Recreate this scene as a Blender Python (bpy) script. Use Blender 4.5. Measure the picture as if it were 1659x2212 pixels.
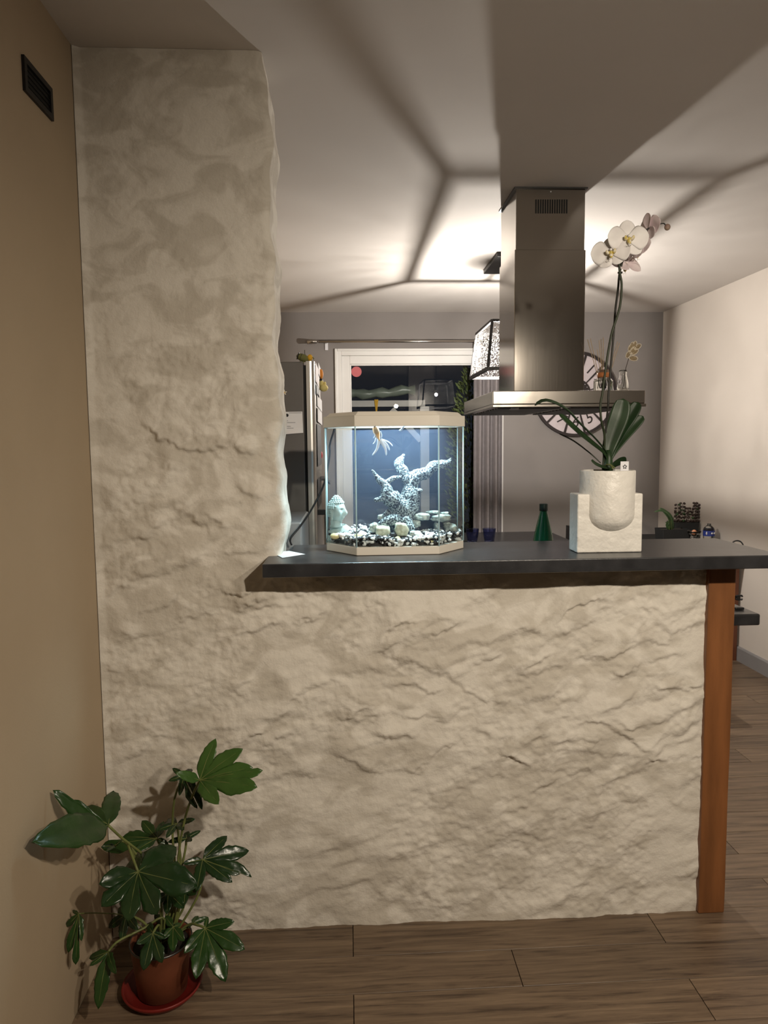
import bpy, math, random
import numpy as np
from mathutils import Vector, Matrix

for o in list(bpy.data.objects): bpy.data.objects.remove(o)
SC = bpy.context.scene
COL = SC.collection
PI = math.pi
random.seed(7)

# ------------------------------------------------------------------ camera
FPX, PITCH, YAW, ROLL = 1545.4, 0.0912, 0.0491, 0.0099     # solved from the room's edges
CAM_H = 1.45
fwd = Vector((math.sin(YAW)*math.cos(PITCH), math.cos(YAW)*math.cos(PITCH), -math.sin(PITCH)))
rt0 = Vector((math.cos(YAW), -math.sin(YAW), 0)); up0 = rt0.cross(fwd)
rgt = rt0*math.cos(ROLL) - up0*math.sin(ROLL)
upv = rt0*math.sin(ROLL) + up0*math.cos(ROLL)
cd = bpy.data.cameras.new('camera'); cam = bpy.data.objects.new('camera', cd); COL.objects.link(cam)
cd.sensor_fit = 'VERTICAL'; cd.sensor_height = 36.0; cd.lens = 36.0*FPX/2212.0
cd.clip_start = 0.05; cd.clip_end = 100
M = Matrix((rgt, upv, -fwd)).transposed().to_4x4(); M.translation = Vector((0, 0, CAM_H))
cam.matrix_world = M
SC.camera = cam

def at(px, py, Y):
    """photo pixel -> point of the room at depth Y (metres from the camera along the room)"""
    d = fwd + rgt*((px-829.5)/FPX) + upv*((1106-py)/FPX)
    t = Y/d.y
    return Vector((d.x*t, Y, CAM_H + d.z*t))

# ------------------------------------------------------------------ world, light, exposure
w = bpy.data.worlds.new('night'); SC.world = w; w.use_nodes = True
w.node_tree.nodes['Background'].inputs[0].default_value = (0.010, 0.012, 0.016, 1)
w.node_tree.nodes['Background'].inputs[1].default_value = 1.0
def lamp(name, kind, loc, energy, color, **kw):
    l = bpy.data.lights.new(name, kind); l.energy = energy; l.color = color
    for k, v in kw.items(): setattr(l, k, v)
    o = bpy.data.objects.new(name, l); COL.objects.link(o); o.location = loc
    return o
WARM = (1.0, 0.875, 0.715)
def aim(o, target):
    o.rotation_euler = (Vector(target)-o.location).to_track_quat('-Z', 'Y').to_euler()
for i, (x, e) in enumerate(((0.80, 118), (1.20, 64))):
    s = lamp('living_room_spot', 'SPOT', (x, -0.10, 2.11), e, WARM, spot_size=math.radians(125), spot_blend=1.0, shadow_soft_size=0.03)
    aim(s, (0.75, 2.0, 0.40))
SC.view_settings.view_transform = 'Standard'; SC.view_settings.look = 'None'
SC.view_settings.gamma = 1.0; SC.view_settings.exposure = 0.08
SC.view_settings.use_curve_mapping = False
SC.cycles.max_bounces = 10; SC.cycles.transparent_max_bounces = 24
SC.cycles.sample_clamp_indirect = 4.0
SC.cycles.caustics_refractive = False; SC.cycles.caustics_reflective = False

# ------------------------------------------------------------------ materials
def srgb(r, g, b):
    f = lambda c: ((c/255+0.055)/1.055)**2.4 if c > 10 else c/255/12.92
    return (f(r), f(g), f(b), 1)
MATS = {}
def nt(name):
    m = bpy.data.materials.new(name); m.use_nodes = True; MATS[name] = m
    return m, m.node_tree.nodes, m.node_tree.links, m.node_tree.nodes['Principled BSDF']
def pm(name, col, rough=0.5, metal=0.0, var=0.0, vscale=8.0, bump=0.0, bscale=60.0, bdist=.002, trans=0.0, spec=0.5, stretch=None, sss=0.0, col2=None, ior=1.45, coat=0.0, ramp=(.35, .65)):
    """principled material with procedural colour variation and bump"""
    m, N, L, P = nt(name)
    c = tuple(col[:3])+(1,)
    P.inputs['Base Color'].default_value = c
    P.inputs['Roughness'].default_value = rough; P.inputs['Metallic'].default_value = metal
    P.inputs['Transmission Weight'].default_value = trans; P.inputs['Specular IOR Level'].default_value = spec
    P.inputs['IOR'].default_value = ior; P.inputs['Coat Weight'].default_value = coat
    if sss: P.inputs['Subsurface Weight'].default_value = sss; P.inputs['Subsurface Radius'].default_value = (.01, .01, .01)
    if var or bump or col2:
        tc = N.new('ShaderNodeTexCoord'); mp = N.new('ShaderNodeMapping')
        L.new(tc.outputs['Object'], mp.inputs['Vector'])
        if stretch: mp.inputs['Scale'].default_value = stretch
    if var or col2:
        n = N.new('ShaderNodeTexNoise'); n.inputs['Scale'].default_value = vscale; n.inputs['Detail'].default_value = 5
        L.new(mp.outputs[0], n.inputs['Vector'])
        r = N.new('ShaderNodeValToRGB')
        a = tuple(x*(1-var) for x in c[:3])+(1,)
        b = tuple(min(1, x*(1+var)) for x in c[:3])+(1,)
        if col2: a = c; b = tuple(col2[:3])+(1,)
        r.color_ramp.elements[0].color = a; r.color_ramp.elements[1].color = b
        r.color_ramp.elements[0].position = ramp[0]; r.color_ramp.elements[1].position = ramp[1]
        L.new(n.outputs['Fac'], r.inputs[0]); L.new(r.outputs[0], P.inputs['Base Color'])
    if bump:
        n2 = N.new('ShaderNodeTexNoise'); n2.inputs['Scale'].default_value = bscale; n2.inputs['Detail'].default_value = 4
        L.new(mp.outputs[0], n2.inputs['Vector'])
        bp = N.new('ShaderNodeBump'); bp.inputs['Strength'].default_value = bump; bp.inputs['Distance'].default_value = bdist
        L.new(n2.outputs['Fac'], bp.inputs['Height']); L.new(bp.outputs[0], P.inputs['Normal'])
    return m
def emit(name, col, s):
    m, N, L, P = nt(name)
    P.inputs['Base Color'].default_value = tuple(col[:3])+(1,)
    P.inputs['Emission Color'].default_value = tuple(col[:3])+(1,); P.inputs['Emission Strength'].default_value = s
    return m
def pane_mat(name, tint, gloss=1.0, rough=0.0):
    """thin sheet of glass: transmits straight through, reflects by fresnel"""
    m, N, L, P = nt(name); N.remove(P)
    out = N['Material Output']; t = N.new('ShaderNodeBsdfTransparent'); t.inputs[0].default_value = tuple(tint)+(1,)
    g = N.new('ShaderNodeBsdfGlossy'); g.inputs['Roughness'].default_value = rough
    fr = N.new('ShaderNodeFresnel'); fr.inputs[0].default_value = 1.5
    mu = N.new('ShaderNodeMath'); mu.operation = 'MULTIPLY'; mu.inputs[1].default_value = gloss
    mx = N.new('ShaderNodeMixShader')
    L.new(fr.outputs[0], mu.inputs[0]); L.new(mu.outputs[0], mx.inputs[0]); L.new(t.outputs[0], mx.inputs[1]); L.new(g.outputs[0], mx.inputs[2])
    L.new(mx.outputs[0], out.inputs[0])
    return m

# plaster: cream lime render with faint tonal patches and fine grain
m, N, L, P = nt('plaster')
P.inputs['Roughness'].default_value = .85; P.inputs['Specular IOR Level'].default_value = .2
tc = N.new('ShaderNodeTexCoord')
mp = N.new('ShaderNodeMapping'); mp.inputs['Rotation'].default_value = (0, -0.45, 0); mp.inputs['Scale'].default_value = (3.4, 3.4, 5.0)
L.new(tc.outputs['Object'], mp.inputs[0])
n1 = N.new('ShaderNodeTexNoise'); n1.inputs['Scale'].default_value = 2.1; n1.inputs['Detail'].default_value = 5; n1.inputs['Distortion'].default_value = 1.0
L.new(mp.outputs[0], n1.inputs['Vector'])
r = N.new('ShaderNodeValToRGB'); e = r.color_ramp.elements
e[0].position = .43; e[0].color = (.575, .53, .455, 1); e[1].position = .56; e[1].color = (.715, .672, .595, 1)
L.new(n1.outputs['Fac'], r.inputs[0]); L.new(r.outputs[0], P.inputs['Base Color'])
n2 = N.new('ShaderNodeTexNoise'); n2.inputs['Scale'].default_value = 170; n2.inputs['Detail'].default_value = 6
n3 = N.new('ShaderNodeTexNoise'); n3.inputs['Scale'].default_value = 38; n3.inputs['Detail'].default_value = 8; n3.inputs['Roughness'].default_value = .65
L.new(tc.outputs['Object'], n2.inputs['Vector']); L.new(tc.outputs['Object'], n3.inputs['Vector'])
b1 = N.new('ShaderNodeBump'); b1.inputs['Strength'].default_value = .35; b1.inputs['Distance'].default_value = .0018
b2 = N.new('ShaderNodeBump'); b2.inputs['Strength'].default_value = .45; b2.inputs['Distance'].default_value = .008
L.new(n2.outputs['Fac'], b1.inputs['Height']); L.new(n3.outputs['Fac'], b2.inputs['Height']); L.new(b2.outputs[0], b1.inputs['Normal'])
L.new(b1.outputs[0], P.inputs['Normal'])

# floor planks: brown oak-look, grain along the plank, each plank its own tone
m, N, L, P = nt('plank')
tc = N.new('ShaderNodeTexCoord'); oi = N.new('ShaderNodeObjectInfo')
va = N.new('ShaderNodeVectorMath'); va.operation = 'ADD'
vm = N.new('ShaderNodeVectorMath'); vm.operation = 'SCALE'; vm.inputs['Scale'].default_value = 37.0
cx = N.new('ShaderNodeCombineXYZ')
for k in range(3): L.new(oi.outputs['Random'], cx.inputs[k])
L.new(cx.outputs[0], vm.inputs[0]); L.new(tc.outputs['Object'], va.inputs[0]); L.new(vm.outputs[0], va.inputs[1])
mp = N.new('ShaderNodeMapping'); mp.inputs['Scale'].default_value = (1.6, 26, 1); L.new(va.outputs[0], mp.inputs[0])
n1 = N.new('ShaderNodeTexNoise'); n1.inputs['Scale'].default_value = 2.2; n1.inputs['Detail'].default_value = 8; n1.inputs['Roughness'].default_value = .68; n1.inputs['Distortion'].default_value = .5
L.new(mp.outputs[0], n1.inputs['Vector'])
r = N.new('ShaderNodeValToRGB'); e = r.color_ramp.elements
e[0].position = .34; e[0].color = (.062, .039, .024, 1); e[1].position = .68; e[1].color = (.235, .165, .106, 1)
x = e.new(.46); x.color = (.140, .095, .061, 1); x = e.new(.54); x.color = (.172, .119, .076, 1)
L.new(n1.outputs['Fac'], r.inputs[0])
hs = N.new('ShaderNodeHueSaturation'); mr = N.new('ShaderNodeMapRange'); mr.inputs['To Min'].default_value = .82; mr.inputs['To Max'].default_value = 1.15
L.new(oi.outputs['Random'], mr.inputs[0]); L.new(mr.outputs[0], hs.inputs['Value']); L.new(r.outputs[0], hs.inputs['Color']); L.new(hs.outputs[0], P.inputs['Base Color'])
P.inputs['Roughness'].default_value = .42
bp = N.new('ShaderNodeBump'); bp.inputs['Strength'].default_value = .25; bp.inputs['Distance'].default_value = .002; L.new(n1.outputs['Fac'], bp.inputs['Height']); L.new(bp.outputs[0], P.inputs['Normal'])

pm('joint', (.02, .015, .012), .9, bump=.1)
pm('paint_beige', (.42, .33, .225), .75, var=.03, vscale=3, bump=.12, bscale=220)
pm('paint_ceiling', (.66, .62, .585), .8, var=.02, vscale=2, bump=.06, bscale=200)
pm('paint_offwhite', (.68, .62, .56), .8, var=.02, vscale=2, bump=.08, bscale=200)
pm('paint_taupe', (.235, .215, .205), .8, var=.03, vscale=2, bump=.08, bscale=200)
pm('paint_grey_trim', (.26, .25, .25), .5, var=.04)
pm('counter', (.028, .028, .030), .30, var=.28, vscale=16, bump=.12, bscale=260)
pm('steel', (.44, .41, .37), .125, 1.0, var=.05, vscale=3, bump=.02, bscale=90, stretch=(1, 1, .04))
pm('steel_h', (.45, .42, .38), .20, 1.0, var=.05, vscale=3, bump=.02, bscale=90, stretch=(.04, 1, 1))
pm('steel_dark', (.12, .12, .12), .35, 1.0, var=.05)
pm('slot_black', (.006, .006, .006), .7, var=.1)
pm('black_metal', (.018, .017, .017), .45, .3, var=.1)
pm('black_plastic', (.012, .012, .013), .4, var=.1)
pm('fridge_side', (.115, .105, .098), .45, .2, var=.03)
pm('fridge_door', (.42, .40, .37), .35, .8, var=.03, stretch=(1, 1, .05))
pm('grey_box', (.30, .30, .30), .4, .4, var=.03)
pm('pvc', (.74, .73, .71), .35, var=.01)
pm('paper', (.78, .76, .76), .8, var=.02)
pm('ink', (.10, .10, .12), .8, var=.1)
pm('curtain', (.22, .20, .205), .85, var=.06, vscale=30)
pm('wood_post', (.205, .080, .027), .42, var=.25, vscale=3.0, stretch=(6, 6, .8), bump=.1)
pm('wood_red', (.13, .045, .022), .45, var=.2, vscale=4, stretch=(6, 6, .8))
pm('tank_plastic', (.70, .66, .58), .4, var=.01)
pm('buddha', (.54, .66, .64), .8, var=.06, vscale=60, bump=.15, bscale=300)
pm('rock', (.20, .23, .21), .9, col2=(.62, .66, .58), vscale=110, bump=.6, bscale=160)
pm('rock_yellow', (.40, .40, .28), .9, col2=(.72, .72, .56), vscale=70, bump=.5, bscale=160)
pm('driftwood', (.016, .018, .024), .85, col2=(.34, .39, .39), vscale=230, bump=.8, bscale=200, bdist=.004, ramp=(.47, .54))
pm('pebble_white', (.78, .80, .78), .6, var=.06, vscale=80)
pm('pebble_black', (.020, .018, .018), .45, var=.2, vscale=80)
pm('pebble_yellow', (.70, .66, .36), .6, var=.1, vscale=80)
pm('fish_orange', (.80, .42, .16), .35, col2=(.86, .70, .52), vscale=45)
pm('fish_fin', (.80, .84, .92), .4, var=.05, trans=.15)
pm('ceramic', (.76, .735, .68), .42, var=.015, vscale=8, bump=.8, bscale=30, bdist=.008)
pm('orchid_leaf', (.014, .034, .011), .46, var=.25, vscale=14, bump=.08, bscale=80)
pm('orchid_leaf_dark', (.010, .026, .009), .35, var=.25, vscale=14)
pm('stem_dark', (.013, .012, .008), .5, var=.2, vscale=40)
pm('stem_green', (.020, .028, .011), .5, var=.2, vscale=40)
pm('petal', (.80, .77, .76), .55, col2=(.86, .84, .82), vscale=25, sss=.15)
pm('petal_pink', (.72, .60, .62), .55, col2=(.80, .72, .72), vscale=25, sss=.15)
pm('lip', (.82, .76, .62), .45, col2=(.62, .46, .05), vscale=120)
pm('lip_yellow', (.52, .40, .04), .4, col2=(.70, .62, .25), vscale=160)
pm('bud', (.20, .12, .10), .5, col2=(.30, .22, .16), vscale=60)
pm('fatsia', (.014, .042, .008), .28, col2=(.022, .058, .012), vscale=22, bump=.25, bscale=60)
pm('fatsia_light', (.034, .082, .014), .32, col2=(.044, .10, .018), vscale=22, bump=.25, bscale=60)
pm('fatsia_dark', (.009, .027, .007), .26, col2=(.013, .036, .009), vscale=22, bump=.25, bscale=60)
pm('petiole', (.13, .15, .045), .45, var=.2, vscale=30)
pm('terracotta', (.15, .045, .020), .55, var=.12, vscale=20)
pm('saucer_red', (.17, .014, .010), .42, var=.06)
pm('soil', (.018, .013, .010), .95, var=.4, vscale=80, bump=1.0, bscale=90)
pm('clock_black', (.018, .012, .012), .6, var=.2)
pm('clock_face', (.52, .46, .48), .7, var=.08, vscale=12)
pm('glass_clear', (.96, .97, .95), .02, trans=1.0, ior=1.45, var=.01)
pm('glass_liquid', (.75, .68, .60), .03, trans=1.0, ior=1.35, var=.02)
pm('glass_blue', (.38, .42, .72), .03, trans=1.0, ior=1.4, var=.05)
pm('green_plastic', (.010, .17, .075), .16, trans=.25, var=.05, vscale=6)
pm('cap_green', (.004, .018, .016), .4, var=.1)
pm('copper_band', (.62, .23, .085), .35, .35, var=.05)
pm('amber_neck', (.20, .12, .08), .3, var=.1)
pm('reed', (.50, .38, .25), .7, var=.15, vscale=30)
pm('seed', (.34, .26, .15), .7, var=.2, vscale=60)
pm('seed_rim', (.80, .72, .58), .6, var=.05)
pm('yellow_toy', (.75, .42, .03), .7, var=.1, bump=.3)
pm('pale_yellow_toy', (.75, .64, .25), .8, var=.1, bump=.4)
pm('olive_toy', (.17, .17, .055), .8, var=.2, bump=.3)
pm('orange_toy', (.70, .26, .04), .7, var=.1)
pm('red_toy', (.60, .03, .05), .6, var=.1)
pm('photo_print', (.34, .20, .19), .5, col2=(.60, .55, .55), vscale=45)
pm('dark_print', (.07, .07, .08), .5, col2=(.12, .12, .12), vscale=45)
pm('pot_black', (.016, .017, .018), .5, var=.1)
pm('leaf_plum', (.048, .030, .024), .5, var=.3, vscale=60)
pm('leaf_green', (.032, .070, .022), .45, var=.2, vscale=40)
pm('egg', (.52, .22, .11), .5, var=.05)
pm('label_blue', (.030, .050, .26), .4, var=.1)
pm('label_white', (.75, .75, .78), .4, var=.02)
pm('conifer', (.12, .17, .045), .8, col2=(.26, .32, .12), vscale=30)
pm('bark', (.05, .035, .02), .9, var=.3, bump=.5)
pm('garden_white', (.62, .60, .57), .7, var=.05)
pm('tarp', (.20, .24, .20), .3, var=.2, vscale=10, bump=.4, bscale=14)
pm('ground_dark', (.03, .035, .025), .95, var=.3)
pm('sticker', (.50, .12, .13), .6, var=.1)
pm('silicone', (.55, .78, .85), .3, var=.02, sss=.3)
emit('led', (.80, .92, 1.0), 12)
emit('bulb_glow', (1.0, .90, .82), 12500)
pane_mat('pane', (.97, .98, .98), 1.4)
pane_mat('tank_glass', (.95, .985, .985), .55)
# lamp shade mesh: woven metal gauze, holes let light through
m, N, L, P = nt('gauze')
P.inputs['Base Color'].default_value = (.20, .195, .185, 1); P.inputs['Roughness'].default_value = .4; P.inputs['Metallic'].default_value = .2
tc = N.new('ShaderNodeTexCoord'); vo = N.new('ShaderNodeTexVoronoi'); vo.inputs['Scale'].default_value = 190; L.new(tc.outputs['Object'], vo.inputs['Vector'])
cmp_ = N.new('ShaderNodeMath'); cmp_.operation = 'LESS_THAN'; cmp_.inputs[1].default_value = .75; L.new(vo.outputs['Distance'], cmp_.inputs[0])
tl = N.new('ShaderNodeBsdfTranslucent'); tl.inputs[0].default_value = (.40, .39, .37, 1)
mx0 = N.new('ShaderNodeMixShader'); mx0.inputs[0].default_value = .5; L.new(P.outputs[0], mx0.inputs[1]); L.new(tl.outputs[0], mx0.inputs[2])
tr = N.new('ShaderNodeBsdfTransparent'); mx = N.new('ShaderNodeMixShader')
L.new(cmp_.outputs[0], mx.inputs[0]); L.new(mx0.outputs[0], mx.inputs[1]); L.new(tr.outputs[0], mx.inputs[2]); L.new(mx.outputs[0], N['Material Output'].inputs[0])
# water: faintly blue, slightly hazy
m, N, L, P = nt('water'); N.remove(P)
t = N.new('ShaderNodeBsdfTransparent'); t.inputs[0].default_value = (.97, .985, 1, 1)
g = N.new('ShaderNodeBsdfGlossy'); g.inputs['Roughness'].default_value = .02
mx = N.new('ShaderNodeMixShader'); mx.inputs[0].default_value = .015
L.new(t.outputs[0], mx.inputs[1]); L.new(g.outputs[0], mx.inputs[2]); L.new(mx.outputs[0], N['Material Output'].inputs['Surface'])
vs = N.new('ShaderNodeVolumeScatter'); vs.inputs['Color'].default_value = (.52, .64, .96, 1); vs.inputs['Density'].default_value = .42
L.new(vs.outputs[0], N['Material Output'].inputs['Volume'])

# ------------------------------------------------------------------ mesh helpers
class MB:
    def __init__(s): s.v = []; s.f = []; s.mi = []
    def add(s, vs, fs, mi=0):
        b = len(s.v); s.v += [tuple(p) for p in vs]; s.f += [tuple(i+b for i in f) for f in fs]; s.mi += [mi]*len(fs); return s
    def box(s, a, b, mi=0):
        x0, y0, z0 = a; x1, y1, z1 = b
        return s.add([(x0,y0,z0),(x1,y0,z0),(x1,y1,z0),(x0,y1,z0),(x0,y0,z1),(x1,y0,z1),(x1,y1,z1),(x0,y1,z1)],
                     [(0,3,2,1),(4,5,6,7),(0,1,5,4),(1,2,6,5),(2,3,7,6),(3,0,4,7)], mi)
    def prism(s, poly, z0, z1, mi=0, inset=0.0):
        """vertical prism over an xy polygon (counter-clockwise)"""
        n = len(poly); cx = sum(p[0] for p in poly)/n; cy = sum(p[1] for p in poly)/n
        top = [(p[0]+(cx-p[0])*inset, p[1]+(cy-p[1])*inset) for p in poly]
        vs = [(p[0], p[1], z0) for p in poly]+[(p[0], p[1], z1) for p in top]
        fs = [tuple(range(n-1, -1, -1)), tuple(range(n, 2*n))]+[(i, (i+1) % n, n+(i+1) % n, n+i) for i in range(n)]
        return s.add(vs, fs, mi)
    def tube(s, pts, rad, n=8, mi=0, cap=True):
        pts = [Vector(p) for p in pts]
        if not isinstance(rad, (list, tuple)): rad = [rad]*len(pts)
        b = []; prev = None
        for i, p in enumerate(pts):
            d = (pts[min(i+1, len(pts)-1)]-pts[max(i-1, 0)]).normalized()
            if prev is None:
                a = d.orthogonal().normalized()
            else:
                a = (prev-d*prev.dot(d)).normalized()
            prev = a; c = d.cross(a)
            b += [p+(a*math.cos(2*PI*k/n)+c*math.sin(2*PI*k/n))*rad[i] for k in range(n)]
        fs = []
        for i in range(len(pts)-1):
            for k in range(n): fs.append((i*n+k, i*n+(k+1) % n, (i+1)*n+(k+1) % n, (i+1)*n+k))
        if cap: fs += [tuple(range(n-1, -1, -1)), tuple(range((len(pts)-1)*n, len(pts)*n))]
        return s.add(b, fs, mi)
    def lathe(s, prof, n=24, c=(0, 0, 0), mi=0, cap=True):
        c = Vector(c); vs = []; fs = []
        for r, z in prof: vs += [c+Vector((r*math.cos(2*PI*k/n), r*math.sin(2*PI*k/n), z)) for k in range(n)]
        for i in range(len(prof)-1):
            for k in range(n): fs.append((i*n+k, i*n+(k+1) % n, (i+1)*n+(k+1) % n, (i+1)*n+k))
        if cap: fs += [tuple(range(n-1, -1, -1)), tuple(range((len(prof)-1)*n, len(prof)*n))]
        return s.add(vs, fs, mi)
    def ball(s, c, r, nu=12, nv=8, mi=0, rot=None, jit=0.0, rnd=None):
        c = Vector(c); r = Vector(r) if hasattr(r, '__len__') else Vector((r, r, r)); vs = []; fs = []
        for j in range(nv+1):
            t = PI*j/nv
            for i in range(nu):
                a = 2*PI*i/nu
                p = Vector((math.sin(t)*math.cos(a)*r.x, math.sin(t)*math.sin(a)*r.y, math.cos(t)*r.z))
                if jit and 0 < j < nv: p *= 1+jit*(rnd.random()-.5)
                if rot: p = rot @ p
                vs.append(c+p)
        for j in range(nv):
            for i in range(nu): fs.append((j*nu+i, (j+1)*nu+i, (j+1)*nu+(i+1) % nu, j*nu+(i+1) % nu))
        return s.add(vs, fs, mi)
    def grid(s, fn, nu, nv, mi=0):
        vs = [fn(i/nu, j/nv) for j in range(nv+1) for i in range(nu+1)]
        fs = [(j*(nu+1)+i, j*(nu+1)+i+1, (j+1)*(nu+1)+i+1, (j+1)*(nu+1)+i) for j in range(nv) for i in range(nu)]
        return s.add(vs, fs, mi)
    def build(s, name, mat, parent=None, smooth=False, bevel=0, solid=0, sub=0, seg=2):
        me = bpy.data.meshes.new(name); me.from_pydata([tuple(p) for p in s.v], [], s.f); me.update()
        mats = mat if isinstance(mat, (list, tuple)) else [mat]
        for q in mats: me.materials.append(MATS[q])
        if len(mats) > 1: me.polygons.foreach_set('material_index', s.mi)
        o = bpy.data.objects.new(name, me); COL.objects.link(o)
        if smooth: me.polygons.foreach_set('use_smooth', [True]*len(me.polygons))
        if solid:
            md = o.modifiers.new('solid', 'SOLIDIFY'); md.thickness = solid; md.offset = 0
        if bevel:
            md = o.modifiers.new('bevel', 'BEVEL'); md.width = bevel; md.segments = seg; md.limit_method = 'ANGLE'; md.angle_limit = .6
        if sub:
            md = o.modifiers.new('sub', 'SUBSURF'); md.levels = sub; md.render_levels = sub
        if parent: put(o, parent)
        return o
def put(o, parent):
    """parent keeping the world position (thing roots are unrotated)"""
    o.parent = parent
    off = Vector(parent.location); q = parent.parent
    while q: off += q.location; q = q.parent
    o.location = Vector(o.location)-off
def thing(name, label, cat, loc=(0, 0, 0), group=None):
    o = bpy.data.objects.new(name, None); COL.objects.link(o); o.location = loc; o.empty_display_size = .05
    o['label'] = label; o['category'] = cat
    if group: o['group'] = group
    return o
def tag(o, label, cat, group=None, kind=None):
    o['label'] = label; o['category'] = cat
    if group: o['group'] = group
    if kind: o['kind'] = kind
    return o
def struct(o, label):
    o['kind'] = 'structure'; o['label'] = label; return o
def recenter(o):
    """origin of a one-mesh thing to the middle of its base"""
    me = o.data; vs = [v.co.copy() for v in me.vertices]
    c = Vector(((min(v.x for v in vs)+max(v.x for v in vs))/2, (min(v.y for v in vs)+max(v.y for v in vs))/2, min(v.z for v in vs)))
    me.transform(Matrix.Translation(-c)); o.location = Vector(o.location)+c
    return o
def spline(pts, n):
    """Catmull-Rom through points (tuples of any length)"""
    pts = [tuple(p) for p in pts]; out = []; m_ = len(pts)-1
    for k in range(n+1):
        t = k/n*m_; i = min(int(t), m_-1); u = t-i
        p0 = pts[max(i-1, 0)]; p1 = pts[i]; p2 = pts[i+1]; p3 = pts[min(i+2, m_)]
        out.append(tuple(.5*((2*b)+(-a+c)*u+(2*a-5*b+4*c-d)*u*u+(-a+3*b-3*c+d)*u**3) for a, b, c, d in zip(p0, p1, p2, p3)))
    return out

# ------------------------------------------------------------------ the room
XL, XR, YB, CEIL, YF = -0.7216, 2.592, 5.854, 2.523, -2.6
YBAR, YBK = 2.045, 2.20
# floor: dark bed + individual planks
fl = MB().box((XL-.1, YF-.1, -.06), (XR+.1, YB+.1, -.012)).build('floor', 'joint'); struct(fl, 'brown wood-look plank floor running across the room')
PW, PL = .142, .912
pk = MB().box((.0010, .0010, -.012), (PL-.0010, PW-.0010, 0)); pkme = None
for r_ in range(-6, 29):
    y0 = 1.923+r_*PW
    if y0+PW > YB+.05: break
    off = -.006 if r_ % 2 == 0 else .450
    for k in range(-2, 4):
        x0 = off+k*PL
        if x0+PL < XL or x0 > XR: continue
        a, b = max(x0, XL), min(x0+PL, XR)
        if b-a < .01: continue
        if a == x0 and b == x0+PL:
            if pkme is None:
                o = pk.build('plank', 'plank', bevel=.0005, seg=1); pkme = o.data
            else:
                o = bpy.data.objects.new('plank', pkme); COL.objects.link(o)
                md = o.modifiers.new('bevel', 'BEVEL'); md.width = .0005; md.segments = 1
            o.location = (x0, y0, 0)
        else:
            o = MB().box((.0010, .0010, -.012), (b-a-.0010, PW-.0010, 0)).build('plank', 'plank', bevel=.0005, seg=1); o.location = (a, y0, 0)
        put(o, fl)
struct(MB().box((XL-.1, YF-.1, CEIL), (XR+.1, YB+.1, CEIL+.1)).build('ceiling', 'paint_ceiling'), 'plain off-white painted ceiling')
struct(MB().box((XL-.12, YF-.1, -.05), (XL, YB+.1, CEIL+.05)).build('wall_left', 'paint_beige'), 'smooth beige painted wall at the left edge')
struct(MB().box((XR, YF-.1, -.05), (XR+.12, YB+.1, CEIL+.05)).build('wall_right', 'paint_offwhite'), 'off-white kitchen wall on the right')
struct(MB().box((XL-.1, YF-.12, -.05), (XR+.1, YF, CEIL+.05)).build('wall_front', 'paint_offwhite'), 'off-white living room wall behind the viewer')
WX0, WX1, WZ1 = -.085, 1.26, 2.223
wb = MB().box((XL-.1, YB, -.05), (WX0, YB+.2, CEIL+.05)).box((WX1, YB, -.05), (XR+.1, YB+.2, CEIL+.05)).box((WX0, YB, WZ1), (WX1, YB+.2, CEIL+.05)).build('wall_back', 'paint_taupe')
struct(wb, 'taupe grey kitchen back wall around the window')
bb = MB()
bb.add([(XR-.014, YF, 0), (XR, YF, 0), (XR, YF, .098), (XR-.008, YF, .098), (XR-.014, YF, .088),
        (XR-.014, 4.66, 0), (XR, 4.66, 0), (XR, 4.66, .098), (XR-.008, 4.66, .098), (XR-.014, 4.66, .088)],
       [(0, 1, 2, 3, 4), (9, 8, 7, 6, 5), (0, 5, 6, 1), (2, 7, 8, 3), (3, 8, 9, 4), (4, 9, 5, 0)])
struct(bb.build('baseboard_right', 'paint_grey_trim'), 'grey skirting board along the right wall')
struct(MB().box((XR-.02, 4.60, .099), (XR, 4.665, .67)).build('trim_1', 'paint_grey_trim', bevel=.003), 'grey upright trim strip on the right wall above skirting')

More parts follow.
